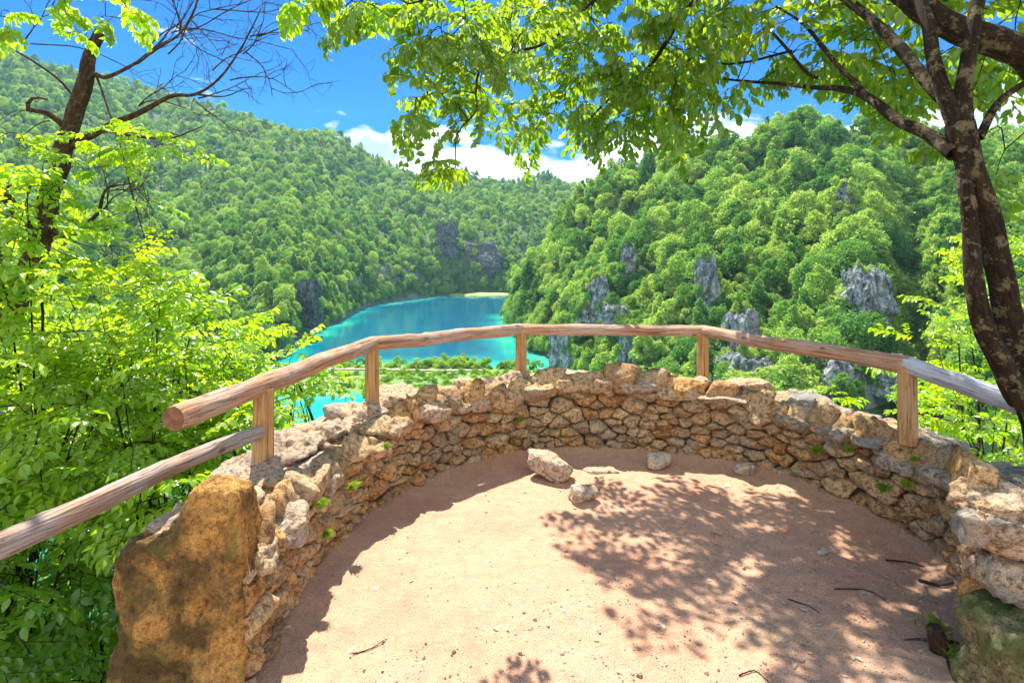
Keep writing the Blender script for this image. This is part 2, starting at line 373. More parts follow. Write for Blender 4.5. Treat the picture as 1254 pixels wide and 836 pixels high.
# face stones: packed cells, each one a chipped block
arc = np.concatenate([[0], np.cumsum(np.linalg.norm(np.diff(pol(ths, r_in(ths), 0), axis=0), axis=1))]); LA = arc[-1]
th_of = lambda s: np.interp(s, arc, ths)
ASP = 1.8; sites = []
g = np.random.default_rng(11)
def cellr(s, z):
    near = abs(s-LA/2)/(LA/2); return (.062+.018*near+.016*z/.5)
tries = 0
while tries < 9000:
    tries += 1; s = g.uniform(0, LA); th = th_of(s); z = g.uniform(-.02, z_in(th)-.04); rad = cellr(s, z)*g.choice([.5, .75, 1.1, 1.5, 2.0])
    ok = True
    for (a, b, c) in sites:
        if ((s-a)/ASP)**2+(z-b)**2 < ((rad+c)*.5)**2*1.0: ok = False; break
    if ok: sites.append((s, z, rad))
S = np.array(sites); XY = np.stack([S[:, 0]/ASP, S[:, 1]], -1)
mb = MB(); d3, F3 = ICO[4]
for i in range(len(S)):
    dv = XY-XY[i]; dist = np.hypot(dv[:, 0], dv[:, 1]); nb = np.argsort(dist)[1:13]
    N = np.array([[dv[j, 0]/dist[j], dv[j, 1]/dist[j], g.normal()*.12+.10] for j in nb]); D = np.maximum(np.array([dist[j]/2 for j in nb])*g.uniform(.84, 1.02, len(nb)), .010)
    dep = g.uniform(.025, .085)
    fr = np.array([[g.normal()*.22, g.normal()*.22+.05, 1] for _ in range(3)]+[[0, 0, -1]]); fd = np.array([dep*g.uniform(.9, 1.15) for _ in range(3)]+[.07])
    ch = np.array([[math.cos(a), math.sin(a), g.uniform(.6, 1.2)] for a in g.uniform(0, 6.28, 4)]); cd = np.full(4, min(D.min()*1.15, dep*1.05))*g.uniform(.9, 1.4, 4)
    NN = unit(np.vstack([N, fr, ch])); DD = np.concatenate([D, fd, cd])
    r = softrock(d3, NN, DD, 20.)
    P = d3*np.minimum(r, .17)[:, None]; P[:, 0] *= ASP
    o = g.random(3)*40
    P = P+d3*(fbm(P*26+o, 4)*.008+fbm(P*9+o, 2)*.007-np.abs(fbm(P*np.array([16, 46, 16])+o, 2))*.009)[:, None]
    w = P[:, 2]; ss = S[i, 0]+P[:, 0]; th = th_of(np.clip(ss, 0, LA)); 
    Q = pol(th, r_in(th)+.025-w*.95, S[i, 1]+P[:, 1]+.01)
    mb.add(Q-OFF, [F3], 0, tone=float(np.clip(g.beta(1.6, 1.6), 0, 1)))
obj('wall_face', mb.build('wall_face', [M['face']]), wall)
print('face stones', len(S))
# coping stones, two rows
def coping(row, n, half, dr, zf, seed0):
    s = 0.10 if row == 0 else .14; i = 0
    while s < LA-.02:
        w = n*g.uniform(.65, 1.5); th = float(th_of(min(s+w/2, LA))); nearright = th < .35; nearleft = th > 2.95
        hz = half[2]*g.uniform(.8, 1.25)
        V, Fc = rock((w/2*1.16, half[1]*g.uniform(.9, 1.15), hz), seed0+i, 5, 12, 16., .11, 10.)
    
        V = rotz(V, g.normal()*.12); a = g.normal()*.09; V[:, 2] += V[:, 0]*a+V[:, 1]*g.normal()*.09
        V = rotz(V, th-math.pi/2)
        ctr = pol(np.array(th), float(r_in(th))+dr+g.normal()*.015, float(zf(th))-hz*.93)
        m = M['copegrey'] if th < .75 and g.random() < .8 else M['cope']
        obj('coping_stone', mesh('coping_stone', V, [Fc], [m], attrs={'tone': np.full(len(V), g.random())}), wall, ctr-OFF)
        s += w; i += 1
coping(0, .22, (0, .135, .064), .085, z_in, 500)
coping(1, .27, (0, .16, .066), .29, z_out, 700)
coping(2, .22, (0, .135, .075), .19, lambda th: (z_in(th)+z_out(th))/2-.008, 800)

# standing boulder closing the left end
def blockrock(x0, x1, y0, y1, zb, topf, seed, rough, sub=6, nz=4., pw=5.):
    d, Fc = ICO[sub]; r = (np.sum(np.abs(d)**pw, axis=1))**(-1/pw); q = d*r[:, None]
    x = x0+(q[:, 0]+1)/2*(x1-x0); y = y0+(q[:, 1]+1)/2*(y1-y0); t = topf(x); z = zb+(q[:, 2]+1)/2*(t-zb)
    V = np.stack([x, y, z], -1); o = np.random.default_rng(seed).random(3)*30
    V = V+d*(fbm(V*nz+o, 5, .6)*rough-np.abs(fbm(V*nz*2.2+o+4, 3))*rough*.6-np.abs(fbm(V*nz*5+o+8, 4, .6))*rough*.45)[:, None]
    return V, Fc
tf = lambda x: np.interp(x, [-1.46, -1.36, -1.24, -1.18, -1.12, -.92], [.50, .57, .60, .62, .76, .77])
V, Fc = blockrock(-1.41, -.925, 1.93, 2.13, -.75, tf, 5, .03, 6, 5., 9.)
obj('standing_boulder', mesh('standing_boulder', V-np.array([-1.2, 2.03, -.6]), [Fc], [M['slab']], attrs={'tone': fbm(V*3, 3)*.5+.5}), None, (-1.2, 2.03, -.6),
    'big upright orange brown boulder with dark moss at the left end of the wall', 'boulder')
# mossy blocks at the right end
V, Fc = blockrock(1.635, 2.15, 1.86, 2.14, -.05, lambda x: x*0+.33, 9, .022, 6, 6, 7.)
obj('mossy_block', mesh('mossy_block', V-np.array([1.84, 1.93, 0]), [Fc], [M['mossy']], attrs={'tone': fbm(V*3, 3)*.5+.5}), None, (1.84, 1.93, 0),
    'squarish green mossy block at the foot of the wall in the lower right corner', 'stone block')

for k, (x0, x1, y0, y1, z0, z1, m_) in enumerate(((1.70, 2.15, 1.93, 2.2, .325, .49, 'copegrey'), (1.71, 2.12, 1.95, 2.2, .475, .60, 'cope'), (1.66, 2.05, 1.95, 2.22, .59, .72, 'cope'))):
    V, Fc = blockrock(x0, x1, y0, y1, z0, lambda x: x*0+z1, 60+k, .022, 5, 7, 3.2); c_ = np.array([(x0+x1)/2, (y0+y1)/2, z0])
    obj('end_stone', mesh('end_stone', V-OFF, [Fc], [M[m_]], attrs={'tone': fbm(V*4, 3)*.5+.5}), wall)
# ------------------------------------------------------------------ terrace ground
def axis(a0, a1, fine0, fine1, step, coarse):
    return np.unique(np.concatenate([np.arange(a0, fine0, coarse), np.arange(fine0, fine1, step), np.arange(fine1, a1+coarse, coarse)]))
xs = axis(-6, 8, -1.35, 2.5, .0125, .25); ys = axis(-8, 4.8, 1.6, 4.8, .0125, .25)
GX, GY = np.meshgrid(xs, ys, indexing='ij'); P0 = np.stack([GX, GY, GX*0], -1)
def gz(X, Y):
    P = np.stack([X, Y, X*0+2.2], -1); th = np.arctan2(Y-CY, X-CX); th = np.where(th < TH1, th+2*math.pi, th)
    d = np.clip(r_in(np.clip(th, TH1, TH0))-np.hypot(X-CX, Y-CY), 0, 2)
    return fbm(P*1.6, 3)*.012+fbm(P*7, 3)*.006+fbm(P*42, 2)*.0018+.035*np.exp(-d/.10)
GZ = gz(GX, GY)
th = np.arctan2(GY-CY, GX-CX); th = np.where(th < TH1, th+2*math.pi, th); rr = np.hypot(GX-CX, GY-CY)
keep = np.where((th >= TH1) & (th <= TH0), rr < r_in(np.clip(th, TH1, TH0))+.2, (rr < 1.62) | (GY < 2.1) & (GX > -1.0-.5*(2.1-GY)) & (GX < 2.2+.8*(2.1-GY)))
Fq = grid_faces(len(xs), len(ys)); kf = keep.ravel()[Fq].all(axis=1)
obj('ground', mesh('ground', np.stack([GX, GY, GZ], -1).reshape(-1, 3), [Fq[kf]], [M['dirt']]), kind='structure')

def gnd(px, py):
    Y = F*H/(py-YH); X = (px-627)/F*Y; return np.array([X, Y, float(gz(np.array(X), np.array(Y)))])
def loose(name, px, py, half, yaw, mat, label, seed, tilt=(0, 0)):
    V, Fc = rock(half, seed, 5, 10, 9., .05, 22.); V[:, 2] += V[:, 0]*tilt[0]+V[:, 1]*tilt[1]; V = rotz(V, yaw)
    p = gnd(px, py); p[2] += -V[:, 2].min()-.006; p[1] += half[1]*.6
    obj(name, mesh(name, V, [Fc], [mat], attrs={'tone': fbm(V*20, 2)*.5+.5}), None, p, label, 'rock', 'loose rocks on the terrace')
loose('loose_rock', 674, 590, (.18, .10, .075), -.25, M['rock'], 'largest loose rock, tapering to the right, on the dirt before the far wall', 21, (-.28, .1))
loose('loose_rock', 717, 617, (.085, .06, .052), .1, M['rock'], 'fist sized rock with a grey left end in front of the largest loose rock', 33)
loose('loose_rock', 731, 602, (.022, .018, .022), .5, M['rock'], 'tiny upright reddish stone just behind the fist sized rock', 35)
loose('loose_rock', 808, 576, (.098, .06, .062), .1, M['pale'], 'cream rock at the foot of the far wall right of the largest one', 37)
loose('loose_rock', 914, 585, (.082, .05, .043), 0., M['pale'], 'pale yellowish rounded rock at the foot of the wall, rightmost loose rock', 39)
loose('loose_rock', 890, 596, (.045, .03, .007), 0., M['pale'], 'thin flat white stone chip on the sunlit dirt near the rightmost rock', 41)
loose('loose_rock', 735, 580, (.12, .05, .012), .1, M['rock'], 'flat buried slab showing through the dirt between the largest and cream rocks', 43)
loose('loose_rock', 1010, 680, (.035, .02, .018), .6, M['pale'], 'small grey stone in the dappled shade on the right side', 45)

# gravel and litter (uncountable)
mb = MB(); d2, F2 = ICO[2]
for i in range(2600):
    for _ in range(30):
        X, Y = g.uniform(-1., 2.3), g.uniform(1.75, 4.5); t_ = math.atan2(Y-CY, X-CX); t_ = t_ if t_ > TH1 else t_+2*math.pi
        if t_ < TH0:
            e = float(r_in(t_))-math.hypot(X-CX, Y-CY)
            if e > .02 and g.random() < (.12+.9*math.exp(-e/.10)+.10*(X > .8)): break
        elif X > -.7: break
    sz = .0016+.0045*g.random()**3+(.006 if g.random() < .02 else 0); V = d2*g.uniform(.6, 1.1, 3)*sz+g.normal(size=d2.shape)*sz*.08
    mb.add(V+np.array([X, Y, float(gz(np.array(X), np.array(Y)))+sz*.3]), [F2], 0, tone=g.random())
obj('gravel', mb.build('gravel', [M['rock']]), kind='stuff')
mb = MB()
def flatleaf(sz): 
    a = np.array([[0, 0, 0], [.3, .22, .12], [.7, .2, .1], [1, 0, .04], [.7, -.2, .12], [.3, -.22, .1]])*sz; return a
for i in range(520):
    if g.random() < .6: X, Y = g.uniform(1.0, 1.95), g.uniform(1.9, 3.2)
    else: X, Y = g.uniform(-.7, 2.0), g.uniform(1.9, 4.2)
    t_ = math.atan2(Y-CY, X-CX); t_ = t_ if t_ > TH1 else t_+2*math.pi
    if t_ < TH0 and math.hypot(X-CX, Y-CY) > r_in(t_)-.03: continue
    V = flatleaf(g.uniform(.012, .035))*[1, 1, g.uniform(-.5, 1.2)]; V = rotz(V, g.uniform(0, 6.28))
    mb.add(V+np.array([X, Y, float(gz(np.array(X), np.array(Y)))+.003]), [np.array([[0, 1, 2], [0, 2, 3], [0, 3, 4], [0, 4, 5]])], 0, tone=g.random())
obj('leaf_litter', mb.build('leaf_litter', [M['litter']]), kind='stuff')
for pts, r, lab in (([(1022, 722), (1060, 724), (1085, 735)], .0032, 'thin brown twig lying in the middle of the dappled shade'),
                    ([(965, 733), (990, 741), (1003, 750)], .0028, 'short dark twig left of the thin brown one on the shaded dirt'),
                    ([(1085, 688), (1110, 690), (1132, 697)], .0045, 'straight stick close to the right wall, the farthest of the twigs'),
                    ([(1125, 712), (1150, 722), (1170, 724)], .008, 'thick stubby stick against the foot of the right wall'),
                    ([(432, 802), (452, 796), (474, 783)], .003, 'fine curved twig on the sunny dirt at lower left'),
                    ([(905, 828), (925, 822), (942, 836)], .003, 'bent twig at the bottom edge of the terrace')):
    mb = MB(); P = catmull([gnd(*p)+[0, 0, r*.9] for p in pts], 12); P[:, 2] += rng.random(12)*.003; tube(mb, P, np.linspace(r, r*.5, 12), 7, cap=True, capmi=0)
    m_ = mb.build('twig', [M['twig']]); o = obj('twig', m_, None, None, lab, 'twig', 'twigs on the terrace')

# ------------------------------------------------------------------ wooden railing
rail = empty('wooden_railing', (.55, 4.4, .5), 'rustic railing of peeled logs on short posts along the top of the wall', 'railing')
RO = np.array([.55, 4.4, .5])
def zY(px, py, z): return at(px, py, F*(H-z)/(py-YH))
J = [zY(212, 513, .95), zY(456, 421, .95), zY(638, 403, .93), zY(861, 405, .93), zY(1112, 447, .95), at(1275, 506, 2.62)]
logs = [(J[0], J[1], .050, .049, 'log'), (J[1], J[2], .049, .046, 'log'), (J[2], J[3], .045, .047, 'log'), (J[3], J[4], .047, .049, 'log'), (J[4], J[5], .049, .046, 'logpale')]
for a, b, r0, r1, m in logs:
    d = unit(b-a); n = 60; t_ = np.linspace(0, 1, n)[:, None]
    P = a-d*(.0 if a is J[0] else .015)+(b-a+d*.03)*t_
    P += (fbm(np.stack([t_[:, 0]*3, t_[:, 0]*0, t_[:, 0]*0+a[0]*7], -1), 2)*.010)[:, None]*np.array([.3, .3, 1.])*np.sin(t_*math.pi)
    mb = MB(); kn = [(rng.uniform(.1, 1.1), rng.uniform(0, 6.28), rng.uniform(.003, .008), .022) for _ in range(4)]
    rad = np.linspace(r0, r1, n)*(1+.05*fbm(np.stack([t_[:, 0]*5, t_[:, 0]*0+3, t_[:, 0]*0+a[1]*5], -1), 2))
    rad[0] *= .93; rad[-1] *= .93
    tube(mb, P-RO, rad, 32, 0, .10, True, 1, 6, kn)
    obj('rail_log', mb.build('rail_log', [M[m], M['end']]), rail)
for (px, pyb, j, r) in ((318, 566, 1.0, .049), (453, 500, 1, .047), (637, 457, 2, .047), (859, 461, 3, .047), (1112, 521, 4, .049)):
    if px == 318: q = J[0]+(J[1]-J[0])*((2.69-J[0][1])/(J[1][1]-J[0][1])); lab = None
    else: q = J[int(j)]
    q = q.copy(); zb = H-(pyb-YH)*q[1]/F-.10; n = 24; t_ = np.linspace(0, 1, n)[:, None]
    P = np.array([q[0], q[1], zb])+(np.array([0, 0, q[2]-zb-.008]))*t_; P[:, :2] += (rng.random(2)-.5)*.012*t_
    mb = MB(); tube(mb, P-RO, r*(1.02-.05*t_[:, 0]), 24, 0, .035, True, 1, 6, [(rng.uniform(.1, .4), rng.uniform(3.5, 6), .004, .02) for _ in range(2)])
    obj('post', mb.build('post', [M['post'], M['end']]), rail)
a, b = at(318, 529, 2.64), at(-30, 676, 1.62); d = unit(b-a); n = 60; t_ = np.linspace(0, 1, n)[:, None]
P = a+(b-a)*t_; P[:, 2] += .012*np.sin(t_[:, 0]*5); mb = MB()
tube(mb, P-RO, np.linspace(.032, .041, n), 26, 0, .06, True, 1, 7, [(.5, 2., .006, .03), (.9, 1., .005, .02)])
obj('lower_rail', mb.build('lower_rail', [M['loggrey'], M['end']]), rail)

# ------------------------------------------------------------------ leaves, sprays, trees
LT = np.array([[0, 0, 0], [.28, .24, .05], [.62, .23, .05], [1, 0, -.10], [.62, -.23, .05], [.28, -.24, .05], [.30, 0, -.02], [.64, 0, -.03]])
LF = np.array([[0, 6, 1], [0, 5, 6], [6, 7, 2], [6, 2, 1], [5, 4, 7], [5, 7, 6], [7, 3, 2], [7, 4, 3]])
def make_spray(gg, L=.6, leaf=.065, droop=.25, hang=.3, up=0., nside=None):
    twigs = []; Lp = []
    n = 9; t = np.linspace(0, 1, n)
    w = gg.normal()*.12
    main = np.stack([t*L, w*t*t*L+gg.normal()*.02*np.sin(t*6)*L, (up*t-droop*t*t)*L], -1); twigs.append((main, .0042*L/.6, .0014))
    ns = nside or int(L/.075); allt = [(main, .25)]
    for k in range(ns):
        tt = .12+.86*k/ns; i = tt*(n-1); a = main[int(i)]+(main[min(int(i)+1, n-1)]-main[int(i)])*(i-int(i))
        sgn = 1 if k % 2 else -1; ln = L*(.5-.34*tt)*gg.uniform(.7, 1.25); an = sgn*gg.uniform(.65, 1.0)
        s = np.linspace(0, 1, 6); side = np.stack([a[0]+np.cos(an)*s*ln, a[1]+np.sin(an)*s*ln, a[2]+gg.normal()*.12*s*ln-droop*.8*s*s*ln], -1)
        twigs.append((side, .0018, .0009)); allt.append((side, .08))
    for tw, st in allt:
        seg = np.linalg.norm(np.diff(tw, axis=0), axis=1); ll = seg.sum(); d_ = st*ll; side = 1; cum = np.concatenate([[0], np.cumsum(seg)])
        while d_ < ll*1.001:
            p = np.array([np.interp(d_, cum, tw[:, c]) for c in range(3)]); q = np.array([np.interp(d_+.01, cum, tw[:, c]) for c in range(3)]); 
            tg = unit(tw[-1]-tw[-2]) if d_ > ll-.012 else unit(q-p)
            an = side*gg.uniform(.6, 1.1); c, s_ = math.cos(an), math.sin(an)
            dr = np.array([tg[0]*c-tg[1]*s_, tg[0]*s_+tg[1]*c, tg[2]-hang*gg.uniform(.3, 1.7)]); 
            nm = np.array([gg.normal()*.35, gg.normal()*.35, 1.]); Lp.append((p, unit(dr), nm, leaf*gg.uniform(.45, 1.3)))
            side *= -1; d_ += leaf*.42
        Lp.append((tw[-1], unit(tw[-1]-tw[-2]+[0, 0, -hang*.3]), np.array([gg.normal()*.3, gg.normal()*.3, 1.]), leaf*gg.uniform(.8, 1.2)))
    P, D, N, Sz = [np.array([l[k] for l in Lp]) for k in range(4)]
    return dict(P=P, D=D, N=N, S=Sz, tw=twigs)
def spray_set(n, seed, **kw): gg = np.random.default_rng(seed); return [make_spray(gg, **kw) for _ in range(n)]
SP = {'can': spray_set(10, 1, L=.55, leaf=.092, droop=.32, hang=.75), 'flat': spray_set(8, 2, L=.55, leaf=.072, droop=.12, hang=.22),
      'big': spray_set(8, 3, L=.6, leaf=.10, droop=.2, hang=.3), 'far': spray_set(6, 4, L=.8, leaf=.10, droop=.15, hang=.3, nside=8)}
def frame(h, roll):
    x = unit(h); up = np.array([0, 0, 1.]); y = np.cross(up, x); y = unit(y) if np.linalg.norm(y) > .05 else np.array([0, 1., 0]); z = np.cross(x, y)
    c, s = math.cos(roll), math.sin(roll); return np.stack([x, y*c+z*s, z*c-y*s])      # rows
def foliage(mbL, mbT, sprays, placements, gg, thick=1.):
    """placements: (origin, heading, scale)"""
    PP, DD, NN, SS, TT = [], [], [], [], []
    for o, h, sc, lk in placements:
        sp = sprays[gg.integers(len(sprays))]; fl = 1 if gg.random() < .5 else -1; Rm = frame(h, gg.normal()*.25); 
        f = lambda A: (A*[1, fl, 1])@Rm
        PP.append(f(sp['P'])*sc+o); DD.append(f(sp['D'])); NN.append(f(sp['N'])); SS.append(sp['S']*sc**.5*lk**.5); base = gg.uniform(0, .5)
        TT.append(np.clip(base+gg.random(len(sp['P']))*.5, 0, 1))
        for tw, r0, r1 in sp['tw']: tube(mbT, f(tw)*sc+o, np.linspace(r0*sc, r1*sc, len(tw))*thick, 4)
    P, D, N, Sz, T_ = map(np.concatenate, (PP, DD, NN, SS, TT))
    Yv = unit(np.cross(N, D)); Zv = np.cross(D, Yv); n = len(P)
    curl = gg.uniform(.3, 2.2, n)[:, None]
    L = LT
    V = P[:, None]+(D[:, None]*L[None, :, :1]+Yv[:, None]*L[None, :, 1:2]+Zv[:, None]*L[None, :, 2:]*curl[:, None])*Sz[:, None, None]
    Fc = (np.arange(n)[:, None, None]*8+LF[None]).reshape(-1, 3)
    mbL.add(V.reshape(-1, 3), [Fc], 0, tone=np.repeat(T_, 8))
def connect(mbT, nodes, nrad, targets, gg, rmin=.003, sag=.15, grow=.006):
    """branch out from existing nodes to each spray origin; returns headings"""
    nodes = list(nodes); nrad = list(nrad); heads = []
    targets = list(targets); A = np.array(nodes)
    order = np.argsort([np.min(np.linalg.norm(A-t, axis=1)) for t in targets]); out = [None]*len(targets)
    for i in order:
        A = np.array(nodes); dd = np.linalg.norm(A-targets[i], axis=1)+np.array([.0 if r > rmin*1.5 else .08 for r in nrad])
        k = int(np.argmin(dd)); a, b = A[k], targets[i]; L = np.linalg.norm(b-a)
        mid = (a+b)/2+gg.normal(size=3)*L*.10+np.array([0, 0, sag*L]); P = catmull([a, mid, b], max(4, min(14, int(L/.07)+3)))
        r0 = min(nrad[k]*.7, rmin+grow*L); tube(mbT, P, np.linspace(max(r0, rmin), rmin, len(P)), 5, bumpy=.1)
        for p, r in zip(P[1:], np.linspace(r0, rmin, len(P))[1:]): nodes.append(p); nrad.append(r)
        out[i] = unit(P[-1]-P[-2])
    return out
def tree(name, label, cat, group, base, skel, crowns, spr, leafm, seed, barkm='bark', flat=.7, sc=(.8, 1.2), thick=1., outward=.8, seg=12, rmin=.003):
    """skel: list of (points, radii) polylines; crowns: list of (centre, radii, n)"""
    gg = np.random.default_rng(seed); base = np.asarray(base, float)
    root = empty(name, base, label, cat, group); mt, mbr, ml = MB(), MB(), MB(); nodes, nr = [], []
    for k, (pts, rad) in enumerate(skel):
        pts = np.asarray(pts, float); n = max(6, int(np.linalg.norm(np.diff(pts, axis=0), axis=1).sum()/.06)); n = min(n, 90); P = catmull(pts, n); rr = np.interp(np.linspace(0, 1, n), np.linspace(0, 1, len(rad)), rad)
        P = P+np.stack([fbm(P*3+s, 2) for s in (1, 7, 13)], -1)*np.minimum(rr, .03)[:, None]*.5
        tube(mt if k == 0 else mbr, P-base, rr, seg if rr[0] > .03 else 7, bumpy=.10)
        for p, r in zip(P, rr):
            nodes.append(p-base); nr.append(r)
    tg, hd, lf = [], [], []
    for c, r, n, *ls in crowns:
        lf += [ls[0] if ls else 1.]*n
        c = np.asarray(c, float)-base; r = np.asarray(r, float)*np.ones(3)
        for _ in range(n):
            v = unit(gg.normal(size=3)); p = c+v*r*gg.uniform(.35, 1.)**.6; tg.append(p); h = v*outward+gg.normal(size=3)*.5; h[2] *= 1-flat; hd.append(unit(h))
    # the first nodes of the trunk sit near the ground: branch from the upper ones
    top = [i for i in range(len(nodes)) if nodes[i][2] > nodes[0][2]+.15] or list(range(len(nodes)))
    hh = connect(mbr, [nodes[i] for i in top], [nr[i] for i in top], tg, gg, rmin)
    pl = [(t_, unit(h*.75+o_*.45), gg.uniform(*sc)) for t_, h, o_ in zip(tg, hd, hh)]
    pl = [(a, b, c*k_, k_) for (a, b, c), k_ in zip(pl, lf)]
    foliage(ml, mbr, SP[spr], pl, gg, thick)
    obj('trunk', mt.build('trunk', [M[barkm]]), root); obj('branches', mbr.build('branches', [M[barkm]]), root)
    obj('foliage', ml.build('foliage', [M[leafm]], smooth=False), root); return root

# --- the leaning double-stemmed tree on the right, its canopy over the terrace
P_ = at
sk = [([[2.62, 2.62, -.55], [2.52, 2.6, .2], P_(1268, 500, 2.55), P_(1243, 410, 2.55), P_(1219, 310, 2.55), P_(1193, 220, 2.56), P_(1177, 150, 2.58)], [.12, .078, .064, .058, .050, .052, .058]),
      ([[2.50, 2.55, -.5], P_(1275, 530, 2.42), P_(1250, 485, 2.42), P_(1226, 440, 2.43), P_(1206, 395, 2.44), P_(1195, 340, 2.46), P_(1189, 300, 2.48), P_(1183, 240, 2.50), P_(1180, 200, 2.54)], [.07, .050, .046, .044, .040, .037, .033, .030, .026]),
      ([P_(1180, 165, 2.58), P_(1160, 115, 2.62), P_(1140, 60, 2.7), P_(1125, 0, 2.8), P_(1085, -90, 3.1), P_(1000, -150, 3.6), P_(900, -180, 4.3)], [.048, .036, .030, .026, .024, .02, .012]),
      ([P_(1165, 120, 2.62), P_(1120, 80, 2.8), P_(1070, 30, 3.05), P_(1030, 0, 3.3), P_(940, -50, 3.8), P_(890, -40, 4.1), P_(840, 14, 4.4), P_(815, 55, 4.5), P_(788, 88, 4.6), P_(750, 118, 4.75), P_(723, 145, 4.9)], [.040, .030, .026, .025, .023, .022, .018, .016, .015, .011, .007]),
      ([P_(1172, 190, 2.57), P_(1140, 165, 2.7), P_(1108, 148, 2.85), P_(1065, 118, 3.1), P_(1020, 108, 3.4), P_(985, 105, 3.7), P_(920, 100, 4.2), P_(860, 95, 4.6)], [.038, .031, .028, .023, .018, .014, .011, .006]),
      ([P_(1182, 165, 2.58), P_(1184, 90, 2.6), P_(1192, 20, 2.65), P_(1205, -60, 2.7), P_(1190, -160, 3.0)], [.042, .035, .030, .027, .02]),
      ([P_(1200, 170, 2.56), P_(1222, 128, 2.6), P_(1262, 98, 2.65), P_(1300, 60, 2.7)], [.02, .016, .013, .008]),
      ([P_(1065, 118, 3.1), P_(1020, 75, 3.3), P_(985, 30, 3.6), P_(950, 8, 3.8)], [.018, .014, .01, .006]),
      ([P_(1000, 95, 3.55), P_(985, 85, 3.6), P_(960, 55, 3.7), P_(935, 25, 3.8), P_(925, -10, 3.9)], [.012, .011, .010, .009, .006]),
      ([P_(920, -45, 3.9), P_(820, -70, 4.2), P_(730, 0, 4.2), P_(700, 28, 3.9), P_(665, 54, 3.6), P_(625, 66, 3.3), P_(590, 84, 3.1), P_(583, 112, 3.05), P_(583, 136, 3.05), P_(560, 165, 3.05), P_(558, 205, 3.05)], [.018, .015, .013, .012, .011, .009, .008, .006, .005, .004, .003]),
      ([P_(820, -70, 4.2), P_(700, -90, 3.6), P_(600, -40, 3.2), P_(560, -10, 3.1), P_(500, 5, 3.1)], [.014, .012, .010, .008, .005]),
      ([P_(845, 60, 4.4), P_(870, 75, 4.3), P_(905, 78, 4.1), P_(970, 62, 3.9)], [.006, .007, .009, .009])]
def ell(px, py, Y, rx, ry, rd, n): return (P_(px, py, Y), (rx*Y/F, rd, ry*Y/F), n)
crowns = [ell(665, 40, 5.0, 62, 50, .4, 24), ell(555, 40, 3.05, 48, 28, .08, 16)+(.72,), ell(615, 45, 3.3, 35, 32, .08, 10)+(.75,), ell(770, -60, 4.7, 80, 30, .4, 18), ell(760, 50, 4.8, 90, 60, .55, 34), ell(720, 120, 4.9, 60, 35, .4, 18), ell(790, 125, 4.7, 55, 28, .4, 16),
          ell(672, 140, 5.0, 25, 22, .25, 6), ell(520, 115, 3.05, 26, 18, .06, 9)+(.66,), ell(548, 205, 3.05, 10, 14, .05, 5)+(.6,), ell(568, 145, 3.05, 14, 14, .06, 3)+(.66,), ell(590, 95, 3.1, 20, 20, .06, 6)+(.7,), ell(880, 40, 4.4, 80, 50, .6, 20), ell(850, 100, 4.5, 40, 20, .35, 7),
          ell(1000, 25, 3.9, 90, 45, .6, 21), ell(960, 80, 4.0, 60, 16, .35, 8), ell(1060, 65, 3.8, 60, 26, .35, 7), ell(1150, 35, 3.9, 80, 45, .5, 16), ell(1230, 30, 3.8, 50, 45, .4, 12), ell(470, -4, 3.1, 45, 12, .1, 8)+(.7,),
          ell(1230, 170, 3.0, 25, 30, .3, 2),
          # above the frame: the rest of the canopy that shades the terrace
          ell(880, -110, 4.4, 150, 60, .8, 34), ell(1060, -120, 4.0, 150, 70, .7, 28)]
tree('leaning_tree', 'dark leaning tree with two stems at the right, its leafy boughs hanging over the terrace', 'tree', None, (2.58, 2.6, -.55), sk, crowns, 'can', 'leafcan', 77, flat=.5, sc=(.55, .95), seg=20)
# neighbour whose thick bough crosses the top right corner
tree('neighbouring_tree', 'thick dark bough crossing the top right corner from a tree out of view', 'tree', None, (4.6, 3.0, -1.5),
     [([[4.6, 3.0, -1.5], [4.4, 3.0, 1.2], [3.9, 2.95, 2.6], P_(1330, 110, 2.9), P_(1254, 68, 2.9), P_(1200, 45, 2.9), P_(1145, 22, 2.9), P_(1090, -15, 3.), P_(1000, -90, 3.2)], [.16, .14, .12, .085, .078, .072, .066, .06, .045])],
     [ell(1240, 20, 3.6, 40, 40, .3, 7), ell(1130, -60, 3.6, 80, 40, .4, 10)], 'can', 'leafcan', 78, flat=.5, seg=20)

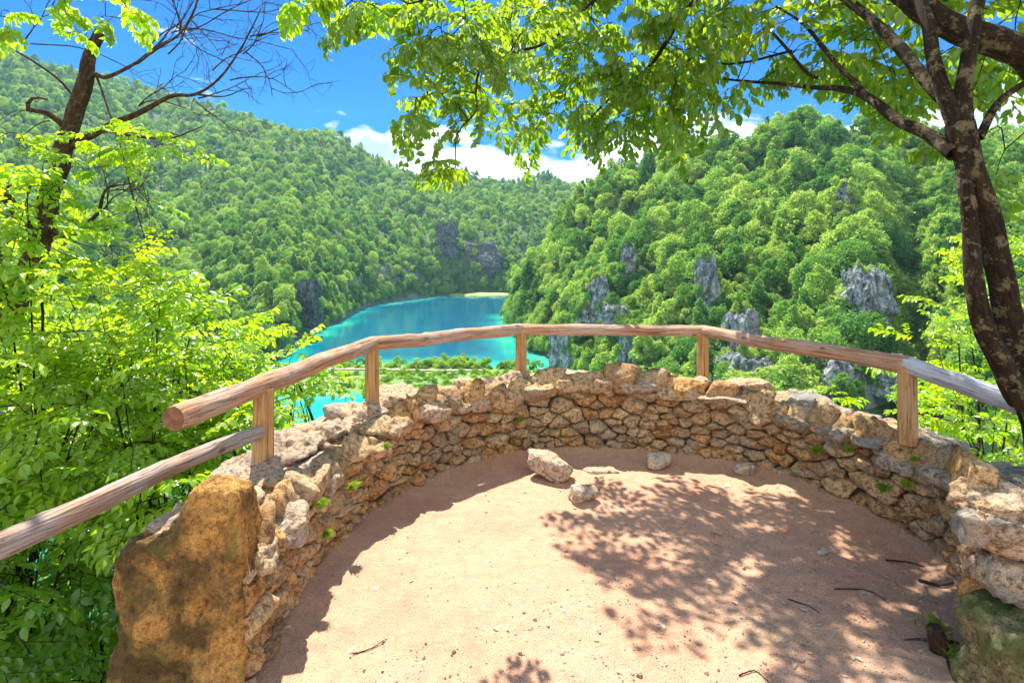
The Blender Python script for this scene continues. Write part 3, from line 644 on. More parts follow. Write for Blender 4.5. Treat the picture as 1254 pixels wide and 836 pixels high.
# --- the plants on the left slope
# half-dead tree
sk = [([[-4.4, 4.9, -2.2], P_(-30, 470, 4.9), P_(12, 385, 4.9), P_(52, 290, 4.9), P_(66, 225, 4.9), P_(84, 165, 4.9), P_(102, 110, 4.9), P_(110, 68, 4.9), P_(124, 36, 4.9)], [.12, .10, .092, .085, .075, .07, .062, .05, .042]),
      ([P_(12, 385, 4.9), P_(2, 350, 4.8), P_(-2, 330, 4.8)], [.05, .04, .02]), ([P_(52, 290, 4.9), P_(25, 262, 4.8), P_(0, 232, 4.7), P_(-40, 205, 4.6)], [.05, .042, .034, .03]),
      ([P_(66, 225, 4.9), P_(25, 225, 4.8), P_(-20, 240, 4.7)], [.022, .016, .01]),
      ([P_(100, 118, 4.9), P_(115, 92, 4.85), P_(130, 95, 4.8), P_(160, 82, 4.8), P_(190, 62, 4.8), P_(220, 42, 4.8), P_(240, 8, 4.8), P_(246, -30, 4.8)], [.030, .023, .017, .014, .012, .010, .008, .006]),
      ([P_(84, 160, 4.9), P_(60, 140, 4.85), P_(35, 135, 4.8), P_(40, 120, 4.8), P_(58, 122, 4.8)], [.03, .025, .022, .014, .008]),
      ([P_(145, 148, 4.8), P_(175, 136, 4.8), P_(210, 118, 4.8), P_(240, 116, 4.75), P_(270, 95, 4.7), P_(295, 60, 4.7), P_(310, 32, 4.7), P_(320, 10, 4.7)], [.027, .024, .018, .013, .010, .008, .006, .004]),
      ([P_(75, 190, 4.9), P_(110, 165, 4.85), P_(145, 148, 4.8)], [.03, .03, .03]),
      ([P_(62, 285, 4.9), P_(95, 280, 4.85), P_(120, 262, 4.8), P_(130, 232, 4.8), P_(160, 225, 4.7)], [.03, .022, .016, .010, .005]),
      ([P_(65, 290, 4.9), P_(100, 288, 4.8), P_(135, 280, 4.75), P_(165, 268, 4.7)], [.022, .014, .009, .004]),
      ([P_(240, 116, 4.75), P_(275, 118, 4.7), P_(300, 108, 4.7)], [.010, .006, .003]),
      ([P_(118, 92, 4.85), P_(128, 120, 4.7), P_(145, 170, 4.6), P_(160, 230, 4.6), P_(178, 295, 4.6)], [.010, .009, .008, .007, .004]),
      ([P_(150, 165, 4.8), P_(205, 170, 4.7), P_(248, 155, 4.6)], [.012, .009, .004]),
      ([P_(98, 130, 4.9), P_(75, 100, 4.8), P_(45, 78, 4.7), P_(10, 58, 4.6), P_(-20, 45, 4.6)], [.012, .010, .008, .007, .006])]
gg = np.random.default_rng(5)
# dead twigs
def deadtwigs(P0, d0, L, r, lev, out):
    n = 6; P = [np.array(P0)]; d = unit(d0)
    for k in range(n): d = unit(d+gg.normal(size=3)*.16+np.array([0, 0, -.02])); P.append(P[-1]+d*L/n)
    out.append((P, [r, r*.7, r*.4]))
    if lev:
        for k in range(2, n+1):
            if gg.random() < .8:
                a = unit(d0+gg.normal(size=3)*.75*np.array([1, .5, 1])); deadtwigs(P[k], a, L*gg.uniform(.35, .6), r*.55, lev-1, out)
ex = []
for (px, py, dx, dz, L) in ((190, 62, .8, .5, .9), (220, 42, 1, .35, 1.0), (160, 82, .8, .9, .7), (245, 5, .9, .2, .8), (270, 95, 1, .4, .6), (295, 60, .8, -.1, .5), (240, 116, .9, -.25, .5), (215, 45, .1, 1, .5), (300, 45, .9, .5, .45), (230, 30, .9, -.5, .5),
                            (120, 262, .5, .8, .5), (100, 288, .9, .3, .5), (110, 68, .5, 1, .3), (60, 140, -.6, .5, .4), (20, 60, .9, .35, .8), (175, 136, .6, .7, .5), (130, 232, .8, -.2, .4)):
    [deadtwigs(P_(px+gg.normal()*8, py+gg.normal()*5, 4.8), np.array([dx+gg.normal()*.3, gg.normal()*.2, dz+gg.normal()*.3]), L, .0065, 2, ex) for _ in range(2)]
tree('half_dead_tree', 'half dead tree with a broken top and bare twigs rising at the left', 'tree', None, (-4.4, 4.9, -2.2), sk+ex,
     [ell(140, 172, 4.4, 60, 12, .25, 12), ell(205, 184, 4.4, 25, 8, .2, 4), ell(25, 200, 4.2, 30, 50, .4, 10), ell(90, 205, 4.3, 25, 15, .2, 4), ell(185, 250, 4.5, 15, 5, .1, 2)], 'flat', 'leafbright', 79, barkm='barkpale', flat=.85, sc=(.35, .62), seg=16)
# bush-like saplings: (label, px, py, Y, rx, ry px, depth m, n sprays, spray, leaf material, ground z)
def sapling(label, px, py, Y, rx, ry, rd, n, spr, lm, gzv, seed, name='leafy_sapling', cat='sapling', group='saplings on the slope below the terrace', sc=(.8, 1.25), stems=2, flat=.75, sr=.022):
    c, r, _ = ell(px, py, Y, rx, ry, rd, n); gg2 = np.random.default_rng(seed)
    b = np.array([c[0]+gg2.normal()*.15, c[1]+gg2.normal()*.15, min(gzv, c[2]-r[2]*1.2)]); sk = []
    for k in range(stems):
        q = b+np.append(gg2.normal(size=2)*.08*k, 0); topp = c+gg2.normal(size=3)*r*.35; mid = (q+topp)/2+gg2.normal(size=3)*.12*np.linalg.norm(topp-q)*.5; sk.append(([q, mid, topp], [sr*(1 if k == 0 else .8), sr*.7, sr*.25]))
    for k in range(4):
        i = gg2.integers(len(sk[:stems])); st = np.array(sk[i][0][1] if k % 2 else sk[i][0][1]*.999+sk[i][0][2]*.001); e = c+unit(gg2.normal(size=3))*r*.75; sk.append(([st, (st+e)/2+[0, 0, -.05], e], [sr*.5, sr*.3, sr*.15]))
    tree(name, label, cat, group, b, sk, [(c, r, n)], spr, lm, seed, flat=flat, sc=sc, rmin=.0025)
LS = [
 ('bright sapling filling the left edge just above the lower rail', 40, 520, 3.6, 90, 95, .6, 50, 'flat', 'leafbright', -1.6),
 ('tall bright sapling whose top spreads in front of the half dead trunk', 120, 400, 4.2, 110, 85, .6, 62, 'flat', 'leafbright', -1.8),
 ('lime green sapling left of the cut end of the top rail', 150, 500, 3.9, 95, 80, .55, 56, 'flat', 'leafbright', -1.6),
 ('lime sapling behind the cut end of the top rail', 222, 440, 4.6, 70, 56, .5, 42, 'flat', 'leafbright', -1.6),
 ('yellow green sapling peeping over the top rail near the first post', 290, 462, 6.0, 30, 30, .4, 24, 'flat', 'leafbright', -2.2),
 ('sapling seen between the top rail and the lower rail', 270, 530, 4.4, 55, 45, .4, 30, 'flat', 'leafbright', -1.4),
 ('small leggy sapling growing past the wall between the first two posts', 362, 470, 5.0, 24, 42, .2, 12, 'flat', 'leafbright', -.9),
 ('sapling right behind the standing boulder', 215, 590, 3.6, 70, 50, .3, 32, 'flat', 'leafbright', -1.2),
 ('upper left sapling with leaves beside the broken trunk', 15, 270, 4.0, 50, 70, .4, 24, 'flat', 'leafbright', -1.8),
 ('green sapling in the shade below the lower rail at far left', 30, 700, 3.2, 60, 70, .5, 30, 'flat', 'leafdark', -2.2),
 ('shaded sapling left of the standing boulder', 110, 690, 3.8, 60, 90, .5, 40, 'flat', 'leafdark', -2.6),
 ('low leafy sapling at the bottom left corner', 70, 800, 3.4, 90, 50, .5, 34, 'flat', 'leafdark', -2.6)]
for k, s in enumerate(LS): sapling(*s, seed=200+k, sc=(.65, 1.05))
BS = [(-60, 330, 7.5), (60, 470, 8), (150, 455, 8.5), (215, 520, 9), (255, 580, 9), (20, 620, 7), (130, 600, 7.5), (230, 600, 7.5), (60, 760, 6), (150, 780, 6), (-60, 560, 6), (300, 640, 7.5), (100, 880, 5.5)]
for k, (px, py, Y) in enumerate(BS):
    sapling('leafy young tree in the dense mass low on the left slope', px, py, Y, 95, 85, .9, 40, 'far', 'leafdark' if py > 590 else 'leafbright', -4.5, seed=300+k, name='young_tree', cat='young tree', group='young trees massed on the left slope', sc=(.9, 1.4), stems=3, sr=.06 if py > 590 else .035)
RS_ = [('bright sapling glowing behind the right tree trunk at rail height', 1190, 420, 6.2, 55, 80, .6, 46, 'flat', 'leafbright', -1.5),
       ('sapling under the silvered log at the right edge', 1215, 520, 5.0, 60, 40, .4, 30, 'flat', 'leafbright', -1.0),
       ('sapling at the far right behind the trunk, above rail height', 1262, 350, 6.5, 60, 80, .6, 36, 'flat', 'leafbright', -1.2),
       ('bright green leafy tip poking over the wall before the dark cliff', 1027, 482, 5.4, 13, 14, .08, 4, 'flat', 'leafbright', -.6),
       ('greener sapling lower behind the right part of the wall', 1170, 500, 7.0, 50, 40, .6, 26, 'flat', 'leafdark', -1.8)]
for k, s in enumerate(RS_): sapling(*s, seed=400+k, group='saplings beyond the right side of the wall', sc=(.5, .75) if s[3] == 5.4 else (.65, 1.0), sr=.02 if s[3] != 5.4 else .006)
# overhanging leaves, upper left corner
tree('overhanging_tree', 'bright leaves hanging into the top left corner from a tree out of view', 'tree', None, (-5.2, 3.2, -2.),
     [([[-5.2, 3.2, -2.], [-5.1, 3.2, 2.], [-4.4, 3.3, 4.2], P_(-20, -60, 3.6), P_(110, -50, 3.5), P_(260, -60, 3.2), P_(400, -35, 3.1)], [.15, .12, .08, .03, .02, .014, .008])],
     [ell(30, 12, 3.9, 60, 18, .3, 10), ell(125, -6, 3.5, 26, 6, .2, 4), ell(350, -12, 3.1, 40, 8, .1, 6), ell(440, 2, 3.1, 38, 10, .1, 9), ell(150, 20, 4.2, 30, 10, .2, 3)], 'big', 'leafbright', 81, flat=.5, sc=(.25, .42))

# stump and weeds by the right wall
sp0 = gnd(1152, 800); st = empty('tree_stump', sp0, 'small dark weathered stump with roots beside the mossy block', 'stump')
mb = MB(); tube(mb, catmull([[0, 0, -.05], [-.01, 0, .03], [-.03, 0, .085]], 10), np.linspace(.042, .03, 10), 16, 0, .2, True, 0)
obj('stump_body', mb.build('stump_body', [M['barkpale']]), st)
for k in range(3):
    a = k*2.0+.4; mb = MB(); e = np.array([math.cos(a), math.sin(a)*.8, 0])
    tube(mb, catmull([[0, 0, .03], e*.05+[0, 0, .02], e*.09+[0, 0, .008], e*.13+[0, 0, -.01]], 12), np.linspace(.010, .003, 12), 8, 0, .15); obj('root', mb.build('root', [M['barkpale']]), st)
def tuft(p, h, n, label, nrm=(0, 0, 1), name='grass_tuft', seed=0, mat='grass', w=.003):
    g3 = np.random.default_rng(seed); mb = MB()
    for _ in range(n):
        a = g3.uniform(0, 6.28); ln = h*g3.uniform(.5, 1.1); d = unit(np.array(nrm, float)*1.2+[math.cos(a)*.7, math.sin(a)*.7, .5]); side = unit(np.cross(d, [math.cos(a+1), math.sin(a+1), .3]))
        o = np.array([g3.normal()*h*.25, g3.normal()*h*.25, g3.normal()*h*.15]); t_ = np.linspace(0, 1, 5)[:, None]; cl = o+d*t_*ln+np.array([math.cos(a)*.3, math.sin(a)*.3, -.5])*t_**2*ln*.5; ww = w*(1-t_**1.5)+.0003
        V = np.vstack([cl+side*ww, cl-side*ww]); mb.add(V, [np.array([[i, i+1, i+6, i+5] for i in range(4)])], 0, tone=g3.random())
    obj(name, mb.build(name, [M[mat]]), None, p, label, 'plant', 'weeds rooted in and under the wall')
def onwall(px, py):
    u = (px-627)/F; best = None
    for Y in np.arange(1.9, 5, .004):
        X = u*Y; th = math.atan2(Y-CY, X-CX); th = th if th > TH1 else th+2*math.pi
        if th > TH0: continue
        d = abs(math.hypot(X-CX, Y-CY)-(r_in(th)-.04)); z = H-(py-YH)*Y/F
        if -.02 < z < .6 and (best is None or d < best[0]): best = (d, np.array([X, Y, z]), np.array([-math.cos(th), -math.sin(th), 0]))
    return best[1], best[2]
for k, (px, py, h, n, lab) in enumerate(((388, 618, .045, 60, 'yellow green moss clump on the near left wall under the coping'), (427, 596, .05, 70, 'bright fern like moss clump, right of the first moss on the left wall'), (470, 545, .035, 40, 'little moss cushion high on the left wall below the second post'),
      (635, 514, .045, 50, 'dark green tuft in a joint of the far wall under the third post'), (1003, 552, .06, 50, 'drooping grass tuft high in the right wall'), (1042, 550, .045, 36, 'small grass tuft right of the drooping one in the right wall'),
      (1085, 598, .055, 46, 'dark grass tuft hanging midway down the right wall'), (1115, 594, .045, 40, 'bright tuft next to the dark hanging one in the right wall'), (1193, 640, .05, 44, 'light green weed low on the near right wall'),
      (1125, 562, .035, 26, 'tiny weed right under the coping of the right wall'), (395, 655, .04, 36, 'thin moss strip lower on the near left wall'))):
    p, nn = onwall(px, py); tuft(p+nn*.015, h*.9, int(n*3.5), lab, nn*.8+np.array([0, 0, .5]), seed=600+k, w=.0035)
tuft(gnd(1150, 775), .09, 46, 'leafy grass tuft growing beside the stump at the wall foot', (0, 0, 1), seed=650, w=.004)
tuft(gnd(1168, 812), .06, 26, 'sparse green sprig between the stump and the mossy block', (0, 0, 1), seed=651, w=.006)

# ------------------------------------------------------------------ terrain and lake
ZL = -45.
def near_slope():
    nr_, na = 90, 160; r = 1.6*np.exp(np.linspace(0, math.log(100/1.6), nr_)); a = np.linspace(0, 2*math.pi, na)
    Rr, A = np.meshgrid(r, a, indexing='ij'); X, Y = CX+Rr*np.cos(A), CY+Rr*np.sin(A)
    front = np.clip((np.sin(A)+.62)/.45, 0, 1)**1.0; e = np.maximum(Rr-2.0, 0)
    drop = .25+1.05*e*(e < 6)+(e >= 6)*(6.3+(e-6)*.62); Z = -drop*front-.12*(1-front)-.0*Rr
    P = np.stack([X, Y, Z], -1); Z = Z+fbm(P*.5, 4)*np.clip(e*.12, 0, 1.5)*np.clip(front+.2, 0, 1)
    Z = np.where(Rr < 2.05, np.minimum(Z, -.5), Z)
    return np.stack([X, Y, np.maximum(Z, -52)], -1).reshape(-1, 3), grid_faces(nr_, na)
V, Fq = near_slope(); obj('terrain', mesh('terrain', V, [Fq], [M['slope']]), kind='structure')
class Sheet:
    def __init__(s, cols, nu, nt, treeh, amp, seed, tail):
        px = np.array(sorted(cols)); K = len(cols[px[0]]); D = np.array([[k for k in cols[p]] for p in px], float)   # cols,K,2
        Yk = D[..., 0]; Zk = H-(D[..., 1]-YH)*Yk/F-treeh*np.clip(np.arange(K)/2.5, 0, 1)[None]
        Zk[:, 0] = np.minimum(Zk[:, 0], Zk[:, 0]); 
        u = np.linspace(px[0], px[-1], nu)
        def sm(A):     # smooth across columns
            return np.stack([np.interp(u, px, A[:, k]) for k in range(K)], 1)
        Yu, Zu = sm(Yk), sm(Zk)
        ker = np.hanning(max(3, nu//45)|1); ker /= ker.sum(); pad = len(ker)//2
        f = lambda A: np.stack([np.convolve(np.pad(A[:, k], pad, mode='edge'), ker, 'valid') for k in range(K)], 1)
        Yu, Zu = f(Yu), f(Zu)
        Yu = np.hstack([Yu, Yu[:, -1:]+tail[0]]); Zu = np.hstack([Zu, Zu[:, -1:]+tail[1]]); K += 1
        t = np.linspace(0, K-1, nt); 
        Y = np.stack([np.interp(t, np.arange(K), Yu[i]) for i in range(nu)]); Z = np.stack([np.interp(t, np.arange(K), Zu[i]) for i in range(nu)])
        X = (u[:, None]-627)/F*Y; P = np.stack([X, Y, Z*.4], -1)
        n = fbm(P/amp[1]+seed, 5, .5); w = np.clip((t-.9)/1.4, .04, 1)[None]
        Z = Z+n*amp[0]*w*(Y/amp[2]); Y = Y+fbm(P/amp[1]*1.3+seed+9, 3)*amp[0]*.8*w*(Y/amp[2])
        X = (u[:, None]-627)/F*Y
        s.X, s.Y, s.Z, s.nu, s.nt = X, Y, Z, nu, nt
    def verts(s): return np.stack([s.X, s.Y, s.Z], -1)
    def build(s, name, mat):
        return obj(name, mesh(name, s.verts().reshape(-1, 3), [grid_faces(s.nu, s.nt)[:, ::-1]], [mat]), kind='structure')
FS = {-600: [(80, 480), (110, 430), (180, 330), (330, 220), (600, 110), (900, 30)], 0: [(110, 470), (150, 400), (260, 312), (430, 220), (650, 128), (900, 66)], 100: [(130, 465), (180, 400), (300, 312), (480, 225), (730, 130), (980, 84)],
      200: [(170, 460), (220, 412), (350, 325), (560, 240), (800, 160), (1020, 110)], 300: [(200, 460), (235, 430), (300, 345), (430, 280), (700, 195), (1000, 135)],
      345: [(212, 464), (225, 455), (262, 370), (380, 290), (660, 205), (980, 150)], 364: [(235, 448), (290, 412), (305, 350), (425, 290), (690, 205), (985, 155)], 382: [(305, 410), (318, 401), (335, 350), (440, 290), (720, 208), (990, 160)], 413: [(350, 397), (362, 391), (385, 345), (500, 285), (750, 215), (1010, 172)],
      450: [(445, 378), (460, 373), (485, 335), (600, 275), (820, 222), (1050, 188)], 520: [(530, 368), (545, 363), (572, 320), (680, 275), (860, 236), (1100, 212)],
      560: [(560, 366), (575, 361), (600, 305), (700, 270), (880, 240), (1150, 217)], 605: [(565, 365), (585, 360), (625, 312), (720, 272), (900, 242), (1150, 219)], 720: [(580, 365), (600, 358), (660, 320), (760, 275), (950, 240), (1150, 223)], 1000: [(580, 365), (600, 358), (660, 320), (760, 275), (950, 240), (1150, 226)]}
far_s = Sheet(FS, 300, 170, 6., (9., 90., 600.), 3.3, (300, -80)); far_s.build('hills', M['hill'])
RSH = {604: [(372, 398), (380, 394), (386, 392), (392, 390), (398, 389), (404, 388)], 628: [(325, 412), (332, 404), (338, 395), (346, 383), (358, 366), (372, 356)], 642: [(248, 442), (256, 432), (278, 400), (300, 378), (322, 352), (345, 330)], 665: [(234, 450), (242, 440), (262, 405), (290, 368), (318, 330), (345, 303)],
       700: [(205, 460), (216, 446), (236, 390), (265, 335), (300, 288), (340, 248)], 760: [(160, 480), (170, 458), (192, 400), (232, 320), (285, 255), (345, 206)], 850: [(128, 500), (140, 460), (165, 385), (200, 305), (255, 240), (325, 180)],
       980: [(100, 530), (112, 485), (135, 400), (172, 305), (225, 220), (300, 158)], 1060: [(92, 540), (104, 490), (118, 400), (150, 310), (205, 225), (290, 160)], 1110: [(120, 520), (135, 480), (170, 400), (205, 320), (240, 240), (300, 166)],
       1160: [(100, 530), (115, 490), (140, 400), (175, 310), (220, 230), (285, 172)], 1254: [(66, 540), (78, 490), (100, 400), (135, 312), (185, 235), (265, 172)], 1900: [(50, 540), (60, 490), (90, 400), (130, 312), (185, 235), (265, 160)]}
right_s = Sheet(RSH, 300, 150, 4.5, (5., 26., 200.), 8.1, (70, -35)); right_s.build('hillside', M['hill'])
# isthmus between the two lakes
xs = np.linspace(-110, 25, 100); t_ = np.linspace(0, 1, 24)
X, T2 = np.meshgrid(xs, t_, indexing='ij'); P = np.stack([X, T2*60, X*0], -1)
y0 = 178+fbm(np.stack([xs/18, xs*0, xs*0], -1), 3)*6; y1 = 226+fbm(np.stack([xs/25, xs*0+4, xs*0], -1), 3)*8
Y = y0[:, None]+(y1-y0)[:, None]*T2; Z = ZL-.6+1.4*np.sin(T2*math.pi)**.4+fbm(P/9, 3)*.2
ISX, ISY0, ISY1 = xs, y0, y1
obj('isthmus', mesh('isthmus', np.stack([X, Y, Z], -1).reshape(-1, 3), [grid_faces(100, 24)[:, ::-1]], [M['meadow']]), kind='structure')
mb = MB(); d, Fc = ICO[4]; V = d*np.array([34, 16, 1.3])+[0, 0, 0]; V = V+d*fbm(V/8, 3)[:, None]*1.
c = at(590, 358, 566); M['lawn'] = mk_plain('lake_meadow', (.30, .42, .10)); obj('meadow', mesh('meadow', V, [Fc], [M['lawn']]), None, (c[0], c[1]+4, ZL+.3), kind='structure')
# lake surface with its shallow rims
xs = np.linspace(-420, 330, 300); ys = np.linspace(60, 640, 260); X, Y = np.meshgrid(xs, ys, indexing='ij')
shore = []
for Sh in (far_s, right_s):
    Pz = Sh.verts().reshape(-1, 3); m = (Pz[:, 2] > ZL-3) & (Pz[:, 2] < ZL+6); shore.append(Pz[m][:, :2][::3])
shore.append(np.stack([ISX, ISY1], -1)); shore.append(np.stack([ISX, ISY0], -1)); shore = np.concatenate(shore)
dist = np.full(X.size, 1e9); XYf = np.stack([X.ravel(), Y.ravel()], -1)
for k in range(0, len(XYf), 4000):
    dd = ((XYf[k:k+4000, None]-shore[None])**2).sum(-1); dist[k:k+4000] = np.sqrt(dd.min(1))
dist = dist.reshape(X.shape)+fbm(np.stack([X/22, Y/22, X*0], -1), 4)*8
wid = 16+20*np.clip((X-(-40))/60, 0, 1)*(Y < 330)
shal = np.clip(1-dist/wid, 0, 1)**.9; shal = np.maximum(shal, np.where(Y < 205, .72, 0))
obj('lake', mesh('lake', np.stack([X, Y, X*0+ZL], -1).reshape(-1, 3), [grid_faces(300, 260)[:, ::-1]], [M['water']], attrs={'shallow': shal.ravel()}), kind='structure')

# limestone outcrops: fluted, broken faces
def cliff(px, py0, py1, wpx, Y, label, seed, mat='cliff', dep=1., grp='limestone outcrops on the right hillside', lean=.0):
    a = at(px, py1, Y); b = at(px, py0, Y); hgt = b[2]-a[2]; w = wpx*Y/F; d, Fc = ICO[5]; pw = 6.
    r = (np.sum(np.abs(d)**pw, axis=1))**(-1/pw); q = d*r[:, None]; z = (q[:, 2]+1)/2
    tap = 1-.15*z**2; V = np.stack([q[:, 0]*w/2*tap+lean*z*w, q[:, 1]*w*.5*dep*tap, z*hgt], -1); o = np.random.default_rng(seed).random(3)*50
    sc = 3.2/w; nn = fbm(V*np.array([sc, sc, sc*.6])+o, 6, .6)+.5*np.round(fbm(V*np.array([sc*.5, sc*.5, sc*1.4])+o+7, 2)*3)/3; V = V+d*[1, 1, .6]*(nn*w*.15)[:, None]; V[:, 2] += np.clip(z-.6, 0, 1)*fbm(V[:, :3]*[sc*1.6, sc*1.6, 0]+o, 3)*hgt*.35
    me = mesh('rock_outcrop', V, [Fc], [M[mat]], smooth=False); a = a+np.array([0, w*.4, 0])
    obj('rock_outcrop', me, None, a, label, 'rock outcrop', grp)
CL = [(735, 340, 398, 24, 205, 'grey rock pinnacle above the middle rail section, left of the big clefts'), (716, 378, 396, 18, 205, 'small round grey rock just above the rail, right of the third post'), (752, 372, 400, 30, 185, 'jagged grey rocks behind the rail, half way between third and fourth posts'),
      (686, 408, 452, 24, 188, 'pointed grey rock rising from the lake shore next to the third post'), (773, 405, 460, 26, 165, 'dark shaded cliff seen under the rail between third and fourth posts'), (868, 318, 402, 24, 165, 'tall narrow grey cliff face above the fourth post'),
      (912, 385, 440, 40, 138, 'broad pale cliff under and above the rail right of the fourth post'), (770, 300, 345, 16, 212, 'yellowish bare spire high on the right hillside'), (1038, 228, 285, 18, 178, 'thin pale cliff streak high on the right hillside'),
      (1070, 330, 420, 50, 128, 'large fluted bluish cliff face left of the ravine'), (930, 440, 485, 70, 122, 'dark rock band low behind the wall right of the fourth post'), (1062, 440, 490, 110, 112, 'long dark cliff at the foot of the right hillside under the rail'),
      (688, 318, 332, 5, 305, 'tiny grey crag on the left shoulder of the right hillside'), (1025, 300, 330, 14, 168, 'small grey crag below the pale cliff streak')]
for k, c in enumerate(CL): cliff(*c, seed=900+k)
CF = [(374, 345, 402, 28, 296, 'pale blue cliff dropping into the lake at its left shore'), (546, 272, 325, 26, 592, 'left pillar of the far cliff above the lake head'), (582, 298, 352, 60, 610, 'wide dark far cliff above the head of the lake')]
for k, c in enumerate(CF): cliff(*c, seed=940+k, mat='cliffshade', grp='limestone cliffs round the lake')

# ------------------------------------------------------------------ hill trees
def hill_tree(seed, nleaf=2300, hgt=9., wid=3.4, nl=36, qs=(.20, .42), conic=0.):
    g4 = np.random.default_rng(seed); mb = MB(); ctrs, rads = [], []
    for k in range(nl):
        v = unit(g4.normal(size=3)); v[2] = abs(v[2])*1.2-.45; zz = hgt*.50+v[2]*hgt*.46; f = 1-conic*max(0, (zz-hgt*.4)/(hgt*.6))
        ctrs.append([v[0]*wid*.8*f, v[1]*wid*.8*f, zz]); rads.append(g4.uniform(.14, .36)*wid*(f*.6+.4))
    ctrs, rads = np.array(ctrs), np.array(rads)
    n = int(nleaf*2.2); k = g4.choice(nl, n, p=rads**2/np.sum(rads**2)); v = unit(g4.normal(size=(n, 3))+[0, 0, .35]); p = ctrs[k]+v*rads[k][:, None]*g4.normal(.93, .30, n)[:, None]
    dd = np.linalg.norm(p[:, None]-ctrs[None], axis=2)/rads[None]; inside = (dd < .70).any(1); p, v = p[~inside][:nleaf], v[~inside][:nleaf]; n = len(p)
    nm = unit(v*.9+g4.normal(size=(n, 3))*.65+[0, 0, .35]); a = unit(np.cross(nm, unit(g4.normal(size=(n, 3))))); b = np.cross(nm, a); s = g4.uniform(*qs, n)[:, None]
    V = np.stack([p-a*s, p-b*s*.55+nm*s*.12, p+a*s, p+b*s*.55+nm*s*.12], 1).reshape(-1, 3)
    mb.add(V, [np.arange(n*4).reshape(-1, 4)], 0, tone=np.repeat(g4.random(n), 4), tc=V*0)
    tube(mb, [[0, 0, -2], [.1, 0, hgt*.25], [0, .1, hgt*.6]], [.16, .10, .05], 6, 1)
    return mb.build('broadleaf_tree', [M['far'], M['bark']], smooth=False)
protos = [hill_tree(1000+i, hgt=(9, 11.5, 8, 10, 12.5, 9.5, 7.5, 11)[i], wid=(3.6, 3.1, 4.3, 3.8, 2.5, 4., 3.2, 3.4)[i], conic=(0, .3, 0, .2, .8, 0, 0, .5)[i], nl=(36, 26, 44, 20, 40, 30, 18, 34)[i]) for i in range(8)]
bushes = []
for i in range(3):
    m = hill_tree(1100+i, 700, 3.4, 2.0, 9, (.16, .30)); m.materials[0] = M['reed']; m.name = 'shore_bush'; bushes.append(m)
cand = []       # X, Y, Z, px, py(base), scale, sheet
avoid = [(c[0], c[1], c[2], c[3], c[4]) for c in CL+CF]
def scatter(Sh, n, sheet, base):
    P = Sh.verts(); a = P[1:, :-1]-P[:-1, :-1]; b = P[:-1, 1:]-P[:-1, :-1]; A = np.linalg.norm(np.cross(a, b), axis=2)
    cr = np.cross(a, b); nrm = unit(cr); nrm = nrm*np.sign(nrm[..., 2:]+1e-9); cen = P[:-1, :-1]; view = cen-np.array([0, 0, H]); facing = -(nrm*unit(view)).sum(-1)
    px = 627+F*cen[..., 0]/cen[..., 1]; py = YH+F*(H-cen[..., 2])/cen[..., 1]
    ok = (facing > -.12) & (px > -60) & (px < 1320) & (py < 500) & (cen[..., 2] > ZL+.6)
    dens = A*np.where(ok, 1, 0)*(1/np.maximum(cen[..., 1]/base, .75)**1.1); p = (dens/dens.sum()).ravel(); idx = g.choice(len(p), n*3, p=p); i, j = np.unravel_index(idx, A.shape)
    u, v = g.random(len(i))[:, None], g.random(len(i))[:, None]; Q = P[i, j]+a[i, j]*u+b[i, j]*v
    # thin out crowded picks
    cell = {}; out = []; gap = fbm(np.stack([Q[:, 0]/16, Q[:, 1]/16, Q[:, 2]/16], -1), 3); kp = (gap > -.42) | (g.random(len(Q)) < .3); Q = Q[kp]; NR = nrm[i, j][kp]
    for q, nn in zip(Q, NR):
        sp = (4.1 if sheet else 5.6)*max(.8, (q[1]/base)**.45); key = (int(q[0]//sp), int(q[1]//sp), int(q[2]//sp)); bad = False
        for dx in (-1, 0, 1):
            for dy in (-1, 0, 1):
                for dz in (-1, 0, 1):
                    for r in cell.get((key[0]+dx, key[1]+dy, key[2]+dz), ()):
                        if (r[0]-q[0])**2+(r[1]-q[1])**2+(r[2]-q[2])**2 < sp*sp*.62: bad = True
        if bad: continue
        x, y = 627+F*q[0]/q[1], YH+F*(H-q[2])/q[1]; s_ = g.choice([g.uniform(.4, .75), g.uniform(.8, 1.1), g.uniform(1.1, 1.65)])*(.78 if not sheet else .82)*max(.95, (q[1]/base)**.3)
        hp = 8.5*s_*F/q[1]; skip = False
        for (cx_, c0, c1, w, cY) in avoid:
            if abs(x-cx_) < w*.30 and y-hp*.5 < c1-6 and y > c0-2 and q[1] < cY+6 and q[1] > cY-(45 if sheet else 10): skip = True
        if skip and g.random() < .93: continue
        cell.setdefault(key, []).append(q); out.append((q[0], q[1], q[2]-.5, x, y, s_, sheet))
        if len(out) >= n: break
    return out
cand = scatter(right_s, 4800, 1, 170)+scatter(far_s, 14000, 0, 350)
for Sh, fl in ((far_s, 0), (right_s, 1)):                 # a fringe of trees along the water's edge
    Pz = Sh.verts()
    for i in range(0, Sh.nu):
        k_ = np.argmax(Pz[i, :, 2] > ZL+.5); q = Pz[i, k_]; x = 627+F*q[0]/q[1]
        if not 360 < x < 700 or k_ == 0 or (568 < x < 612 and not fl): continue
        for _ in range(2):
            kk = min(k_+int(g.integers(0, 9)), Sh.nt-1); q = Pz[i, kk]; cand.append((q[0]+g.normal(), q[1]+g.normal(), q[2]-1., x, YH+F*(H-q[2])/q[1], g.uniform(.5, 1.2)*(1.15 if not fl else .8), fl))
print('hill trees', len(cand))
cand = np.array(cand); big = cand[:, 5]/cand[:, 1]; vis = (cand[:, 3] > 300) & (cand[:, 3] < 1150) & (cand[:, 4]-8.5*cand[:, 5]*F/cand[:, 1] < 450) & (cand[:, 4] > 120)
order = np.argsort(-big*vis); ind = set(order[:210].tolist())
